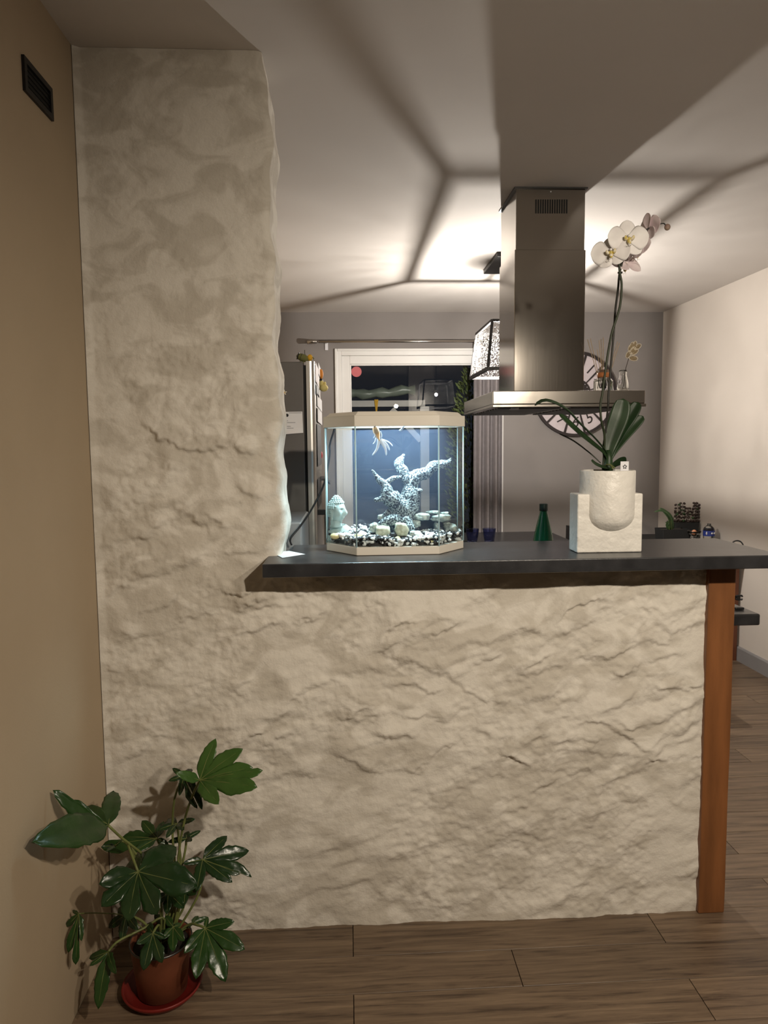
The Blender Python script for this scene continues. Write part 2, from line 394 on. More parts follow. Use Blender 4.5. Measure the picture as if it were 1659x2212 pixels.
# ------------------------------------------------------------------ rough plaster pillar + bar wall (one L-shaped wall)
def vn(x, y, seed):
    T = np.random.RandomState(seed).rand(256, 256)
    xi = np.floor(x).astype(int); yi = np.floor(y).astype(int); fx = x-xi; fy = y-yi
    fx = fx*fx*fx*(fx*(fx*6-15)+10); fy = fy*fy*fy*(fy*(fy*6-15)+10)
    g = lambda i, j: T[i & 255, j & 255]
    return (g(xi, yi)*(1-fx)+g(xi+1, yi)*fx)*(1-fy)+(g(xi, yi+1)*(1-fx)+g(xi+1, yi+1)*fx)*fy
def fbm(x, y, seed, o=4):
    s = 0; a = .5; t = 0
    for k in range(o): s = s+a*vn(x*2**k+k*13.1, y*2**k+k*7.7, seed+k); t += a; a *= .5
    return s/t
def sstep(a, b, x):
    t = np.clip((x-a)/(b-a), 0, 1); return t*t*(3-2*t)
STROKES = [(1, [(-328,974),(-270,993),(-198,1013),(-140,1022),(-72,1016)]), (1, [(-271,971),(-203,981)]), (1, [(-141,946),(-73,956)]), (1, [(-74,894),(-6,938),(68,976),(117,989)]), (1, [(86,876),(106,910),(141,927),(200,940)]), (1, [(71,844),(116,865),(170,884),(219,880),(268,901),(338,930)]), (1, [(-345,886),(-296,907),(-248,921),(-190,932),(-141,943)]), (1, [(91,843),(155,819),(214,792),(288,755),(338,718),(398,686),(463,663)]), (1, [(124,744),(174,735),(213,721),(263,720)]), (1, [(-190,697),(-146,726),(-96,745),(-52,756)]), (1, [(-349,747),(-300,771)]), (1, [(-255,643),(-225,645),(-186,667)]), (1, [(-35,627),(0,651),(40,670),(79,679)]), (1, [(79,628),(119,645),(163,641),(213,640),(263,618),(328,621)]), (1, [(-354,581),(-304,604),(-255,613)]), (1, [(-262,547),(-222,582),(-182,601)]), (1, [(-61,541),(-22,519),(28,491),(67,469),(117,465),(177,466),(217,485),(262,530),(338,580)]), (1, [(54,588),(103,577),(188,579)]), (1, [(-160,482),(-121,471)]), (1, [(338,764),(387,808),(462,826)]), (1, [(339,774),(389,803),(438,824),(473,829)]), (1, [(418,863),(458,874),(508,888),(548,885),(598,874),(653,882),(698,902),(738,931)]), (1, [(598,914),(627,949),(677,978),(727,987),(777,973),(808,970)]), (1, [(737,959),(778,948),(818,944)]), (1, [(906,902),(952,881),(1003,890),(1054,899)]), (1, [(869,951),(910,940),(938,914)]), (1, [(464,760),(504,764),(544,794),(589,823)]), (1, [(680,801),(755,804),(796,821),(841,837),(882,841),(958,855)]), (1, [(761,763),(807,759),(863,775),(888,785)]), (1, [(883,775),(934,799),(1000,821)]), (1, [(894,739),(935,743),(986,757),(1047,773)]), (1, [(874,713),(926,704),(967,706),(1018,709),(1064,719)]), (1, [(429,726),(479,734),(539,763),(589,777),(655,776)]), (1, [(530,677),(580,686),(610,705),(645,725)]), (1, [(611,633),(682,616),(744,616),(785,592),(816,570),(869,526),(889,523)]), (1, [(723,635),(768,654),(814,679),(864,703)]), (1, [(764,623),(805,612),(836,595),(867,600)]), (1, [(862,605),(929,598),(990,617)]), (1, [(894,526),(950,555),(1002,572),(1063,609)]), (1, [(521,548),(561,567),(602,582)]), (1, [(566,546),(632,555),(709,563),(760,566)]), (1, [(465,508),(501,497),(531,488)]), (1, [(612,535),(684,517),(761,514),(838,512)]), (1, [(890,484),(952,482),(1020,487),(1082,493)]), (1, [(654,444),(705,453),(746,462)]), (1, [(840,438),(891,463),(932,477)]), (1, [(379,594),(404,577)]), (1, [(-583,1511),(-563,1494),(-531,1470),(-498,1460),(-457,1442),(-419,1438),(-368,1448),(-318,1456)]), (1, [(-318,1451),(-297,1432),(-272,1419)]), (1, [(-517,1392),(-492,1383)]), (1, [(-686,1254),(-664,1271),(-630,1279),(-592,1291),(-554,1310),(-511,1333),(-468,1358)]), (1, [(-659,1185),(-630,1193),(-580,1186),(-549,1209),(-510,1234),(-472,1251)]), (1, [(-467,1255),(-438,1233),(-409,1220),(-397,1194)]), (1, [(-592,1089),(-546,1081),(-494,1100),(-443,1112),(-391,1135)]), (1, [(-386,1135),(-340,1136),(-292,1148),(-258,1152)]), (1, [(-696,1017),(-670,1042),(-644,1050),(-605,1076)]), (1, [(-618,971),(-575,975),(-523,995),(-471,1029)]), (1, [(-491,951),(-456,963),(-422,969),(-396,966)]), (1, [(-403,1017),(-377,1025),(-334,1024),(-304,1026),(-252,1029)]), (1, [(-323,974),(-275,986),(-231,1003)]), (1, [(-683,924),(-641,915),(-582,909),(-535,916),(-491,938)]), (1, [(-413,1250),(-375,1223),(-354,1214)]), (1, [(-317,1334),(-283,1317),(-245,1306)]), (0.6, [(-643,1848),(-599,1863),(-556,1870),(-509,1859)]), (0.6, [(-321,1913),(-287,1935),(-250,1942),(-221,1931)]), (0.6, [(-330,1848),(-289,1866),(-259,1884),(-218,1888)]), (0.6, [(-420,1783),(-401,1794),(-360,1826)]), (0.6, [(-404,1721),(-366,1731),(-329,1739),(-281,1755),(-259,1753)]), (0.6, [(-564,1666),(-526,1684),(-504,1695),(-460,1699)]), (0.6, [(-487,1954),(-450,1967),(-403,1971)]), (0.6, [(-645,1637),(-602,1622),(-567,1593),(-553,1574)]), (0.6, [(-684,1681),(-657,1703),(-624,1721),(-575,1747)]), (0.6, [(-514,1826),(-477,1830),(-440,1834)]), (0.6, [(-423,1680),(-402,1665)]), (0.45, [(-603,2290),(-547,2338),(-487,2362),(-402,2420)]), (0.45, [(-474,2186),(-428,2229),(-357,2302),(-310,2379),(-244,2427)]), (0.45, [(-696,2165),(-644,2117),(-597,2074),(-574,2035)]), (0.45, [(-421,2157),(-386,2167),(-335,2187),(-270,2221)])]   # trowel edges on the wall, mm
def height(x, z):
    wx = x+.10*(fbm(x*2.3, z*2.3, 11, 2)-.5); wz = z+.10*(fbm(x*2.3, z*2.3, 21, 2)-.5)
    h = np.zeros_like(x)
    for k, (ang, F, amp, sd, lo, fu) in enumerate(((.40, 6.5, .0165, 31, .40, 4.0), (.55, 9.0, .0120, 41, .42, 5.0), (.22, 13.0, .0075, 51, .40, 6.0), (-.55, 7.0, .0100, 61, .56, 4.0), (.85, 9.0, .0085, 71, .52, 5.0))):
        u = wx*math.cos(ang)+wz*math.sin(ang); v = -wx*math.sin(ang)+wz*math.cos(ang)
        p = v*F+1.7*(fbm(u*3.2+sd, v*3.5, sd, 3)-.5)+.42*(fbm(u*22, v*22, sd+5, 4)-.5)
        n = np.floor(p); s = p-n
        mk = sstep(lo, lo+.30, vn(u*fu+n*17.3, n*7.7+.5, sd+9))
        soft = .22+.55*vn(u*5+n*3.1, n*5.3+.5, sd+19)
        h += amp*mk*(1-s)**1.2*sstep(0, 1, s/soft)
    h += .018*(fbm(wx*4.5, wz*6.5, 81, 3)-.5)+.0065*(fbm(x*17-z*6, z*24, 91, 3)-.5)
    rough = sstep(.40, .60, fbm(x*5+3, z*6, 101, 2))
    h += (.002+.0075*rough)*(fbm(x*55, z*65, 111, 3)-.5)
    h *= .80
    rag = .026*(fbm(x*26, z*30, 131, 4)-.5)+.020*(fbm(x*9, z*9, 141, 2)-.5)+.010*(vn(x*110, z*110, 151)-.5)
    for i, (am, pts) in enumerate(STROKES):
        px_ = np.array([p[0] for p in pts])/1000.; pz_ = np.array([p[1] for p in pts])/1000.
        o_ = np.argsort(px_); px_ = px_[o_]; pz_ = pz_[o_]
        sel = (x > px_[0]-.03) & (x < px_[-1]+.03) & (np.abs(z-pz_.mean()) < .35)
        xs_ = x[sel]; d = z[sel]-np.interp(xs_, px_, pz_)+rag[sel]
        L_ = px_[-1]-px_[0]
        fade = sstep(-.03, min(.05, L_*.3), xs_-px_[0])*sstep(-.03, min(.05, L_*.3), px_[-1]-xs_)
        a_ = am*(.0085+.0050*((i*37) % 10)/10)*fade*(.55+.9*vn(xs_*22, z[sel]*8, 161))
        wd = (.008+.030*vn(xs_*14+i*3.7, z[sel]*4, 171))
        h[sel] += a_*np.where(d > 0, sstep(0, wd, d)*np.exp(-np.maximum(d, 0)/.075), 0)
    damp = 1-.60*sstep(1.45, 2.3, z)
    return h*damp
ST = .0042
zs = np.concatenate([np.arange(0, 1.1, ST), [1.1005], np.arange(1.1045, CEIL-.001, ST), [CEIL-.0005]])
def bar_edge(z): return 1.076+.005*math.sin(z*9)+.006*math.sin(z*23+1)+.004*math.sin(z*47)
def pil_edge(z): return -.192-.004*math.sin(z*7+1)+.006*math.sin(z*17)+.004*math.sin(z*41+2)+.010*max(0, 1-abs(z-1.27)/.12)-.012*max(0, (z-1.9)/.6)
rows = []; allx = []; ally = []; allz = []
for z in zs:
    bar = z < 1.102
    xe = bar_edge(z) if bar else pil_edge(z)
    R = .010 if bar else .028
    xs = list(np.arange(XL+.002, xe-R-.002, ST)); xs += [xe-R]
    ys = [0.0]*len(xs); sh = [1.0]*len(xs)
    for a in np.linspace(0, PI/2, 7)[1:]:
        xs.append(xe-R+R*math.sin(a)); ys.append(R-R*math.cos(a)); sh.append(math.cos(a))
    nb = 3 if bar else 26
    yb = YBK if bar else 2.24
    for t in np.linspace(0, 1, nb+1)[1:]:
        xs.append(xe); ys.append(R+(yb-YBAR-R)*t); sh.append(-1.0)
    i0 = len(allx); allx += xs; allz += [z]*len(xs); ally += ys
    rows.append((i0, np.array(xs), np.array(ys), np.array(sh), bar))
allx = np.array(allx); allz = np.array(allz); ally = np.array(ally)
Hh = height(allx+ally*.7, allz)
V = np.stack([allx, YBAR+ally, allz], 1)
for i0, xs, ys, sh, bar in rows:
    n_ = len(xs); h = Hh[i0:i0+n_]-.014
    f = np.where(sh >= 0, sh, 0); g = np.where(sh >= 0, np.sqrt(np.clip(1-sh*sh, 0, 1)), 1.0)
    edge = np.clip((allx[i0:i0+n_]-XL)/.02, 0, 1)
    V[i0:i0+n_, 1] -= h*f*edge; V[i0:i0+n_, 0] += h*g*(.25 if bar else .45)
F_ = []
for a, b in zip(rows[:-1], rows[1:]):
    na, nb_ = len(a[1]), len(b[1])
    if a[4] == b[4]:
        # rows may differ by a column where the edge wavers: match from the left, then fan the corner columns
        ka = na-(6+(3 if a[4] else 26)); kb = nb_-(6+(3 if b[4] else 26))
        k = min(ka, kb)-1
        for i in range(k-1): F_.append((a[0]+i, a[0]+i+1, b[0]+i+1, b[0]+i))
        ia, ib = k-1, k-1
        while ia < ka-1 or ib < kb-1:
            if ia < ka-1 and (ib >= kb-1 or ia <= ib): F_.append((a[0]+ia, a[0]+ia+1, b[0]+ib)); ia += 1
            else: F_.append((a[0]+ia, b[0]+ib+1, b[0]+ib)); ib += 1
        while ia < na-1: F_.append((a[0]+ia, a[0]+ia+1, b[0]+ib+1, b[0]+ib)); ia += 1; ib += 1
    else:
        kb = nb_-32
        for i in range(kb-1): F_.append((a[0]+i, a[0]+i+1, b[0]+i+1, b[0]+i))
me = bpy.data.meshes.new('wall_bar'); me.from_pydata(V.tolist(), [], F_); me.update(); me.materials.append(MATS['plaster'])
me.polygons.foreach_set('use_smooth', [True]*len(me.polygons))
wall = bpy.data.objects.new('wall_bar', me); COL.objects.link(wall); struct(wall, 'rough cream trowelled plaster pillar and half-height bar wall')
# solid core so light does not leak through the back
core = MB().box((XL, YBAR+.03, 0), (1.05, YBK, 1.09)).box((XL, YBAR+.03, 1.09), (-.225, 2.235, CEIL)).build('core', 'plaster', wall)

# ------------------------------------------------------------------ bar: wooden end post, counter, worktop
pts = [(z, .0025*math.sin(z*13)+.0015*math.sin(z*29)) for z in np.linspace(0, 1.1015, 14)]
po = MB()
n_ = len(pts); vs = []
for z, d in pts: vs += [(1.062, YBAR-.004, z), (1.1445+d*.2, YBAR-.004, z), (1.1445+d*.2, YBK, z), (1.062, YBK, z)]
fs = [(i*4+k, i*4+(k+1) % 4, i*4+4+(k+1) % 4, i*4+4+k) for i in range(n_-1) for k in range(4)]+[(3, 2, 1, 0), tuple((n_-1)*4+k for k in range(4))]
po.add(vs, fs)
post = recenter(po.build('wooden_post', 'wood_post', bevel=.004)); tag(post, 'varnished reddish-brown wooden post closing the right end of the plaster bar', 'post')
HC = 1.1394
ct = thing('bar_counter', 'thick anthracite counter top resting on the plaster bar wall', 'counter', (.48, 2.1, 1.102))
MB().prism([(-.2345, 1.907), (1.2045, 1.907), (1.2045, 2.283), (-.178, 2.283), (-.178, 2.058), (-.2345, 2.058)], 1.1022, HC).build('slab', 'counter', ct, bevel=.003)
q = at(1564, 1237, 2.036)
br = MB(); br.add([(q.x-.0075, 2.0385, 1.102), (q.x+.0075, 2.0385, 1.102), (q.x+.0075, 2.0385, 1.088), (q.x+.0053, 2.0385, 1.0827), (q.x, 2.0385, 1.0805), (q.x-.0053, 2.0385, 1.0827), (q.x-.0075, 2.0385, 1.088),
                   (q.x-.0075, 2.0405, 1.102), (q.x+.0075, 2.0405, 1.102), (q.x+.0075, 2.0405, 1.088), (q.x+.0053, 2.0405, 1.0827), (q.x, 2.0405, 1.0805), (q.x-.0053, 2.0405, 1.0827), (q.x-.0075, 2.0405, 1.088)],
                  [(6, 5, 4, 3, 2, 1, 0), (7, 8, 9, 10, 11, 12, 13)]+[(i, (i+1) % 7, 7+(i+1) % 7, 7+i) for i in range(7)])
brk = br.build('bracket', 'label_white', ct)
MB().tube([(q.x, 2.0375, 1.0885), (q.x, 2.0395, 1.0885)], .0028, 10).build('screw', 'steel_dark', brk)
wt = tag(recenter(MB().box((.02, 2.205, .862), (1.322, 2.86, .90)).build('kitchen_worktop', 'counter', bevel=.006, seg=3)), 'dark worktop end with rounded corner sticking out behind the bar', 'worktop')
cbm = thing('base_cabinet', 'kitchen base cabinet hidden behind the plaster bar under the worktop', 'cabinet', (.5, 2.5, 0))
MB().box((.03, 2.21, .02), (1.10, 2.78, .861)).build('body', 'pvc', cbm)
for k in range(3):
    dr = MB().box(((.035+k*.355), 2.782, .10), ((.035+k*.355)+.35, 2.80, .855)).build('door', 'pvc', cbm, bevel=.002)
    MB().tube([((.035+k*.355)+.05, 2.815, .80), ((.035+k*.355)+.30, 2.815, .80)], .005).build('handle', 'steel', dr)

# ------------------------------------------------------------------ vent on the left wall
vt = thing('wall_vent', 'small black rectangular air vent set in the beige wall', 'vent', (XL, 1.81, 2.258))
y0, y1, z0, z1 = 1.733, 1.889, 2.259, 2.336
t_ = .013
fr = MB().box((XL, y0, z0), (XL+.007, y1, z0+t_)).box((XL, y0, z1-t_), (XL+.007, y1, z1)).box((XL, y0, z0+t_), (XL+.007, y0+t_, z1-t_)).box((XL, y1-t_, z0+t_), (XL+.007, y1, z1-t_))
fr.build('frame', 'black_metal', vt)
MB().box((XL, y0+t_, z0+t_), (XL+.001, y1-t_, z1-t_)).build('opening', 'slot_black', vt)
for k in range(4): MB().box((XL+.001, y0+t_, z0+t_+.006+k*.012), (XL+.004, y1-t_, z0+t_+.008+k*.012)).build('slat', 'slot_black', vt)

# ------------------------------------------------------------------ window, curtain, outside
W1 = thing('window_1', 'tall white framed glazed door showing the night outside', 'window', (.55, YB, 0)); W1['kind'] = 'structure'; del W1['category']
def frame_u(name, x0, x1, z1, tk, ya, yb, parent, depth0=0.0):
    b = MB().box((x0, ya, depth0), (x0+tk, yb, z1)).box((x1-tk, ya, depth0), (x1, yb, z1)).box((x0+tk, ya, z1-tk), (x1-tk, yb, z1))
    return b.build(name, 'pvc', parent, bevel=.004)
frame_u('frame', WX0, WX1, WZ1, .042, YB-.012, YB+.07, W1)
frame_u('architrave', WX0-.012, WX1+.012, WZ1+.012, .020, YB-.022, YB-.001, W1)
s1 = frame_u('sash', WX0+.042, WX1-.042, WZ1-.042, .066, YB+.008, YB+.065, W1)
frame_u('glazing_bead', WX0+.108, WX1-.108, WZ1-.108, .012, YB+.014, YB+.05, W1)
MB().box((WX0+.042, YB+.008, .0), (WX1-.042, YB+.065, .12)).build('bottom_rail', 'pvc', W1, bevel=.004)
MB().box((WX0+.11, YB+.030, .10), (WX1-.11, YB+.036, WZ1-.11)).build('pane', 'pane', W1)
p = at(770, 803, YB+.029)
tag(recenter(MB().tube([p+Vector((0, -.0006, 0)), p+Vector((0, .0006, 0))], [.042, .042], 20).build('round_sticker', 'sticker')), 'round red sticker on the upper left of the window pane', 'sticker')

rod = thing('curtain_rod', 'brushed steel curtain rod across the top of the window', 'curtain rod', at(850, 738, YB-.09))
a = at(688, 738, YB-.09); b = at(1100, 738, YB-.09); b.z = a.z
MB().tube([a, b], .011, 12).build('pole', 'steel_h', rod, smooth=True)
MB().tube([a+Vector((-.01, 0, 0)), a+Vector((-.02, 0, 0)), a+Vector((-.085, 0, 0)), a+Vector((-.09, 0, 0))], [.012, .016, .021, .018], 14).build('finial', 'steel_h', rod, smooth=True)
for x_ in (a.x+.06, b.x-.06):
    bk = MB().tube([(x_, YB-.09, a.z), (x_, YB-.001, a.z)], .007, 8).box((x_-.012, YB-.01, a.z-.055), (x_+.012, YB-.0005, a.z+.02)).build('bracket', 'label_white', rod)
cx0, cx1 = 1.015, 1.245
def curt(u, v):
    x = cx0+(cx1-cx0)*u
    return (x, YB-.09+.028*math.sin(u*PI*7)+.006*math.sin(v*5+u*20), .02+(a.z-.02-.012)*v)
cu = thing('curtain', 'grey pleated curtain hanging beside the window behind the lamp', 'curtain', (1.13, YB-.09, .02))
MB().grid(curt, 72, 12).build('cloth', 'curtain', cu, smooth=True, solid=.003)
for k in range(5): 
    x_ = cx0+.02+k*.046
    ring = [(x_, YB-.09+.018*math.cos(t*PI/6), a.z+.018*math.sin(t*PI/6)) for t in range(13)]
    MB().tube(ring, .002, 6, cap=False).build('ring', 'steel_dark', cu)

struct(MB().box((-4, YB+.2, -.3), (6, 14, -.05)).build('ground_1', 'ground_dark'), 'dark garden ground outside the window')
# garden shrub
rs = random.Random(3)
sh = thing('garden_conifer', 'green bushy conifer lit from the kitchen, outside the window', 'shrub', (1.12, 6.35, -.05))
MB().tube([(1.12, 6.35, -.05), (1.11, 6.36, .8), (1.12, 6.35, 1.9)], [.035, .028, .01], 8).build('trunk', 'bark', sh)
fo = MB()
for k in range(2600):
    z = rs.random()**.8*2.15; 
    rr = .21*(1-(max(z-1.2, 0)/1.05)**2.2)*(.55+.5*rs.random())+.02
    an = rs.random()*2*PI
    c = Vector((1.12+rr*math.cos(an), 6.35+rr*math.sin(an), z-.02))
    d = Vector((math.cos(an), math.sin(an), .6+.6*rs.random())).normalized(); sd = d.orthogonal().normalized()
    sd.rotate(Matrix.Rotation(rs.random()*6, 3, d)); l = .03+.035*rs.random(); wd = .007+.006*rs.random()
    fo.add([c, c+d*l*.5+sd*wd, c+d*l, c+d*l*.5-sd*wd], [(0, 1, 2, 3)])
fo.build('foliage', 'conifer', sh)['kind'] = 'stuff'
# white garden frame with a strap and rolled cover
pg = thing('garden_pergola', 'white painted timber pergola outside the window', 'pergola', (.6, 6.4, -.05))
A = at(690, 873, 6.4); B = at(918, 873, 6.4)
MB().box((A.x, 6.38, A.z-.028), (B.x, 6.43, A.z+.028)).build('rail', 'garden_white', pg, bevel=.004)
MB().box((B.x-.045, 6.38, -.05), (B.x+.035, 6.44, A.z-.028)).build('upright', 'garden_white', pg, bevel=.004)
p0 = at(846, 884, 6.4); p1 = Vector((B.x-.04, 6.4, p0.z-.28))
d = (p1-p0).normalized(); sdv = Vector((d.z, 0, -d.x))*.025
MB().add([p0+sdv+Vector((0, -.015, 0)), p0-sdv+Vector((0, -.015, 0)), p1-sdv+Vector((0, -.015, 0)), p1+sdv+Vector((0, -.015, 0)), p0+sdv+Vector((0, .015, 0)), p0-sdv+Vector((0, .015, 0)), p1-sdv+Vector((0, .015, 0)), p1+sdv+Vector((0, .015, 0))],
         [(0, 1, 2, 3), (7, 6, 5, 4), (0, 4, 5, 1), (1, 5, 6, 2), (2, 6, 7, 3), (3, 7, 4, 0)]).build('brace', 'garden_white', pg)
tp = []
for k in range(15):
    q = at(700+k*14, 858-max(0, k-8)*2.2, 6.4); tp.append((q.x, 6.4, A.z+.088+.008*math.sin(k*1.7)+.006*max(0, k-8)))
cv = MB().tube(tp, [.042+.010*math.sin(k*2.3) for k in range(15)], 10).build('rolled_cover', 'tarp', smooth=True)
tag(recenter(cv), 'rolled greenish plastic cover lying on the white garden rail', 'cover')
q = at(813, 868, 6.37)
tag(recenter(MB().add([q+Vector(p) for p in ((-.018, 0, .02), (.018, 0, .02), (.006, 0, -.085), (-.006, 0, -.085), (-.018, .008, .02), (.018, .008, .02), (.006, .008, -.085), (-.006, .008, -.085))],
    [(0, 3, 2, 1), (4, 5, 6, 7), (0, 1, 5, 4), (1, 2, 6, 5), (2, 3, 7, 6), (3, 0, 4, 7)]).build('yellow_strap', 'yellow_toy')), 'yellow strap hanging from the white garden rail', 'strap')

# ------------------------------------------------------------------ fridge and what is stuck on it
FY0, FY1 = 2.72, 3.42
fz = at(650, 781, FY0).z
fx = at(655, 800, FY0).x; dx0 = at(661, 800, FY0).x; dx1 = at(676, 800, FY0).x
fg = thing('fridge', 'tall dark grey fridge seen from its side behind the plaster pillar', 'fridge', (-.43, 3.07, 0))
MB().box((XL+.01, FY0, .02), (fx, FY1, fz)).build('body', 'fridge_side', fg, bevel=.004)
MB().box((fx, FY0+.012, .04), (dx0, FY1-.012, fz-.012)).build('seal', 'slot_black', fg)
zsp = .75
for z0, z1 in ((.05, zsp-.004), (zsp+.004, fz+.002)):
    dd = MB(); n_ = 10
    prof = [(dx0, FY0), (dx1-.012, FY0)]+[(dx1-.012+.012*math.sin(t*PI/2/4)+.006*math.sin(PI*min(1, t/8)), FY0+.02*(1-math.cos(t*PI/2/4))) for t in range(1, 5)]
    for t in range(1, 9): prof.append((dx1+.006*math.sin(PI*(.12+.76*t/9)), FY0+.02+(FY1-FY0-.04)*t/9))
    prof += [(dx1, FY1-.02), (dx1-.012, FY1), (dx0, FY1)]
    dr = dd.prism(prof, z0, z1).build('door', 'fridge_door', fg)
    if z0 > .5:
        h0 = at(686, 1105, 2.80); h1 = at(690, 1168, 2.80)
        hd = MB().box((dx1-.002, 2.77, h0.z-.011), (dx1+.052, 2.80, h0.z+.009)).build('handle_mount', 'black_metal', dr, bevel=.002)
        MB().box((dx1+.030, 2.772, h0.z-.35), (dx1+.050, 2.798, h0.z-.012)).build('handle', 'steel', dr, bevel=.004)
tag(recenter(MB().box((XL+.005, 2.30, .0), (at(660, 1120, 2.5).x, 2.69, at(640, 1115, 2.5).z)).build('freezer_cabinet', 'grey_box', bevel=.006)), 'low pale grey metal cabinet in front of the fridge beside the pillar', 'cabinet')
# side paper + magnet
pa = thing('pinned_note', 'handwritten white note pinned to the dark fridge side', 'paper', at(634, 938, FY0-.002))
A = at(600, 890, FY0-.003); B = at(653, 889, FY0-.003); Cc = at(655, 935, FY0-.003); Dd = at(606, 939, FY0-.003)
MB().grid(lambda u, v: tuple((A*(1-u)+B*u)*(1-v)+(Dd*(1-u)+Cc*u)*v+Vector((0, -.006*max(0, v-.8)*5*u*(1-u)*4, 0))), 8, 8).build('sheet', 'paper', pa, solid=.0004)
for (xa, xb, yy) in ((624, 651, 892), (616, 622, 909), (618, 638, 913), (616, 628, 921), (616, 634, 925)):
    p0 = at(xa, yy, FY0-.0036); p1 = at(xb, yy, FY0-.0036)
    MB().box((p0.x, FY0-.0040, p0.z-.0007), (p1.x, FY0-.0035, p0.z+.0007)).build('handwriting', 'ink', pa)
p = at(620, 897, FY0-.006); tag(recenter(MB().tube([p+Vector((0, .003, 0)), p, p+Vector((0, -.004, 0))], [.005, .006, .004], 12).build('round_magnet', 'black_plastic', smooth=True)), 'small round black magnet holding the white note', 'magnet')
p = at(614, 848, FY0-.004)
fm = thing('flower_magnet', 'tiny cream flower magnet on the dark fridge side', 'magnet', p)
for k in range(5):
    an = k*2*PI/5+.3; MB().ball(p+Vector((.006*math.cos(an), 0, .006*math.sin(an))), (.0045, .002, .0025), 8, 6, rot=Matrix.Rotation(-an, 3, 'Y')).build('petal', 'seed_rim', fm, smooth=True)
MB().ball(p+Vector((0, -.001, 0)), .0025, 8, 6).build('centre', 'yellow_toy', fm, smooth=True)
# things on the door front (x = dx1, facing +x)
def door_sheet(name, y0, y1, pyt, pyb, mat, label, cat, px=684, off=.0075):
    ym = (y0+y1)/2; zt = at(px, pyt, ym).z; zb = at(px, pyb, ym).z
    o = MB().box((dx1+off, y0, zb), (dx1+off+.0012, y1, zt)).build(name, mat); return tag(recenter(o), label, cat)
door_sheet('door_photo', 2.76, 3.02, 790, 830, 'photo_print', 'reddish photo print at the top of the fridge door', 'photo')
door_sheet('door_postcard', 3.04, 3.34, 792, 815, 'paper', 'white postcard at the top far corner of the fridge door', 'postcard')
door_sheet('door_flyer', 2.80, 3.06, 834, 856, 'dark_print', 'dark flyer under the photo on the fridge door', 'flyer')
door_sheet('door_calendar', 2.86, 3.36, 858, 884, 'paper', 'upper white calendar sheet on the fridge door', 'paper')
door_sheet('door_list', 2.84, 3.30, 886, 915, 'paper', 'long white list with print below the calendar on the fridge door', 'paper', off=.009)
door_sheet('door_board', 2.80, 3.20, 918, 1005, 'dark_print', 'dark memo board in the middle of the fridge door', 'board')
door_sheet('door_leaflet', 2.78, 3.1, 1032, 1092, 'dark_print', 'dark leaflet low on the fridge door above the handle', 'leaflet')
p = at(693.5, 808, 3.2)
mg = thing('orange_magnet_toy', 'orange toy magnet with black base on the fridge door edge', 'magnet', p)
MB().ball(p, (.010, .012, .022), 10, 8).build('body', 'orange_toy', mg, smooth=True)
MB().ball(p+Vector((-.001, 0, -.028)), (.009, .010, .009), 10, 8).build('base', 'black_plastic', mg, smooth=True)
p = at(697, 834, 3.2)
ch = thing('yellow_plush', 'pale yellow plush chick hanging on the fridge door', 'toy', p)
MB().ball(p+Vector((.004, 0, -.008)), (.020, .018, .016), 12, 8).build('body', 'pale_yellow_toy', ch, smooth=True)
MB().ball(p+Vector((-.006, 0, .012)), (.011, .012, .016), 12, 8).build('head', 'pale_yellow_toy', ch, smooth=True)
MB().ball(p+Vector((.010, 0, .010)), (.006, .007, .010), 8, 6).build('wing', 'pale_yellow_toy', ch, smooth=True)
p = at(693, 983, 3.2); tag(recenter(MB().ball(p, (.008, .012, .018), 10, 8).build('red_magnet', 'red_toy', smooth=True)), 'small bright red magnet midway down the fridge door', 'magnet')
p = at(693, 940, 3.2); tag(recenter(MB().box(p+Vector((-.006, -.02, -.05)), p+Vector((.001, .02, .04))).build('black_clip', 'black_plastic', bevel=.002)), 'long black clip on the fridge door edge', 'clip')
p = at(692, 1040, 3.0); tag(recenter(MB().grid(lambda u, v: (p.x-.01+.05*u, 3.0+.03*v, p.z+.035*(1-abs(u-.4))-.02+.01*math.sin(v*6)), 6, 4).build('crumpled_paper', 'paper', solid=.0006)), 'crumpled white paper sticking out of the fridge door', 'paper')
# bee toy on top
p = at(664, 775, 2.86)
be = thing('bee_toy', 'yellow and olive striped bee toy on top of the fridge', 'toy', Vector((p.x, p.y, fz)))
q = p+Vector((-.018, 0, .004))
MB().ball(q, (.026, .016, .015), 14, 10, rot=Matrix.Rotation(.35, 3, 'Y')).build('body', 'olive_toy', be, smooth=True)
for k in (-1, 0): MB().ball(q+Vector((-.006+k*.012, 0, .003-k*.0045)), (.0035, .0162, .0152), 12, 10, rot=Matrix.Rotation(.35, 3, 'Y')).build('stripe', 'black_plastic', be, smooth=True)
MB().ball(p+Vector((.010, 0, .004)), (.011, .012, .013), 12, 8).build('head', 'yellow_toy', be, smooth=True)
MB().tube([p+Vector((-.004, 0, .006)), p+Vector((-.010, 0, .02)), p+Vector((-.010, 0, .034))], .0012, 6).build('antenna', 'stem_green', be)
MB().tube([p+Vector((.014, 0, -.002)), p+Vector((.022, 0, .006)), p+Vector((.025, 0, -.002))], .0028, 6).build('arm', 'olive_toy', be)
for k in range(4): MB().tube([p+Vector((-.022+k*.012, 0, -.004)), p+Vector((-.028+k*.013, -.004, -.012)), p+Vector((-.030+k*.0125, -.004, fz-p.z+.001))], .0026, 6).build('leg', 'olive_toy', be)

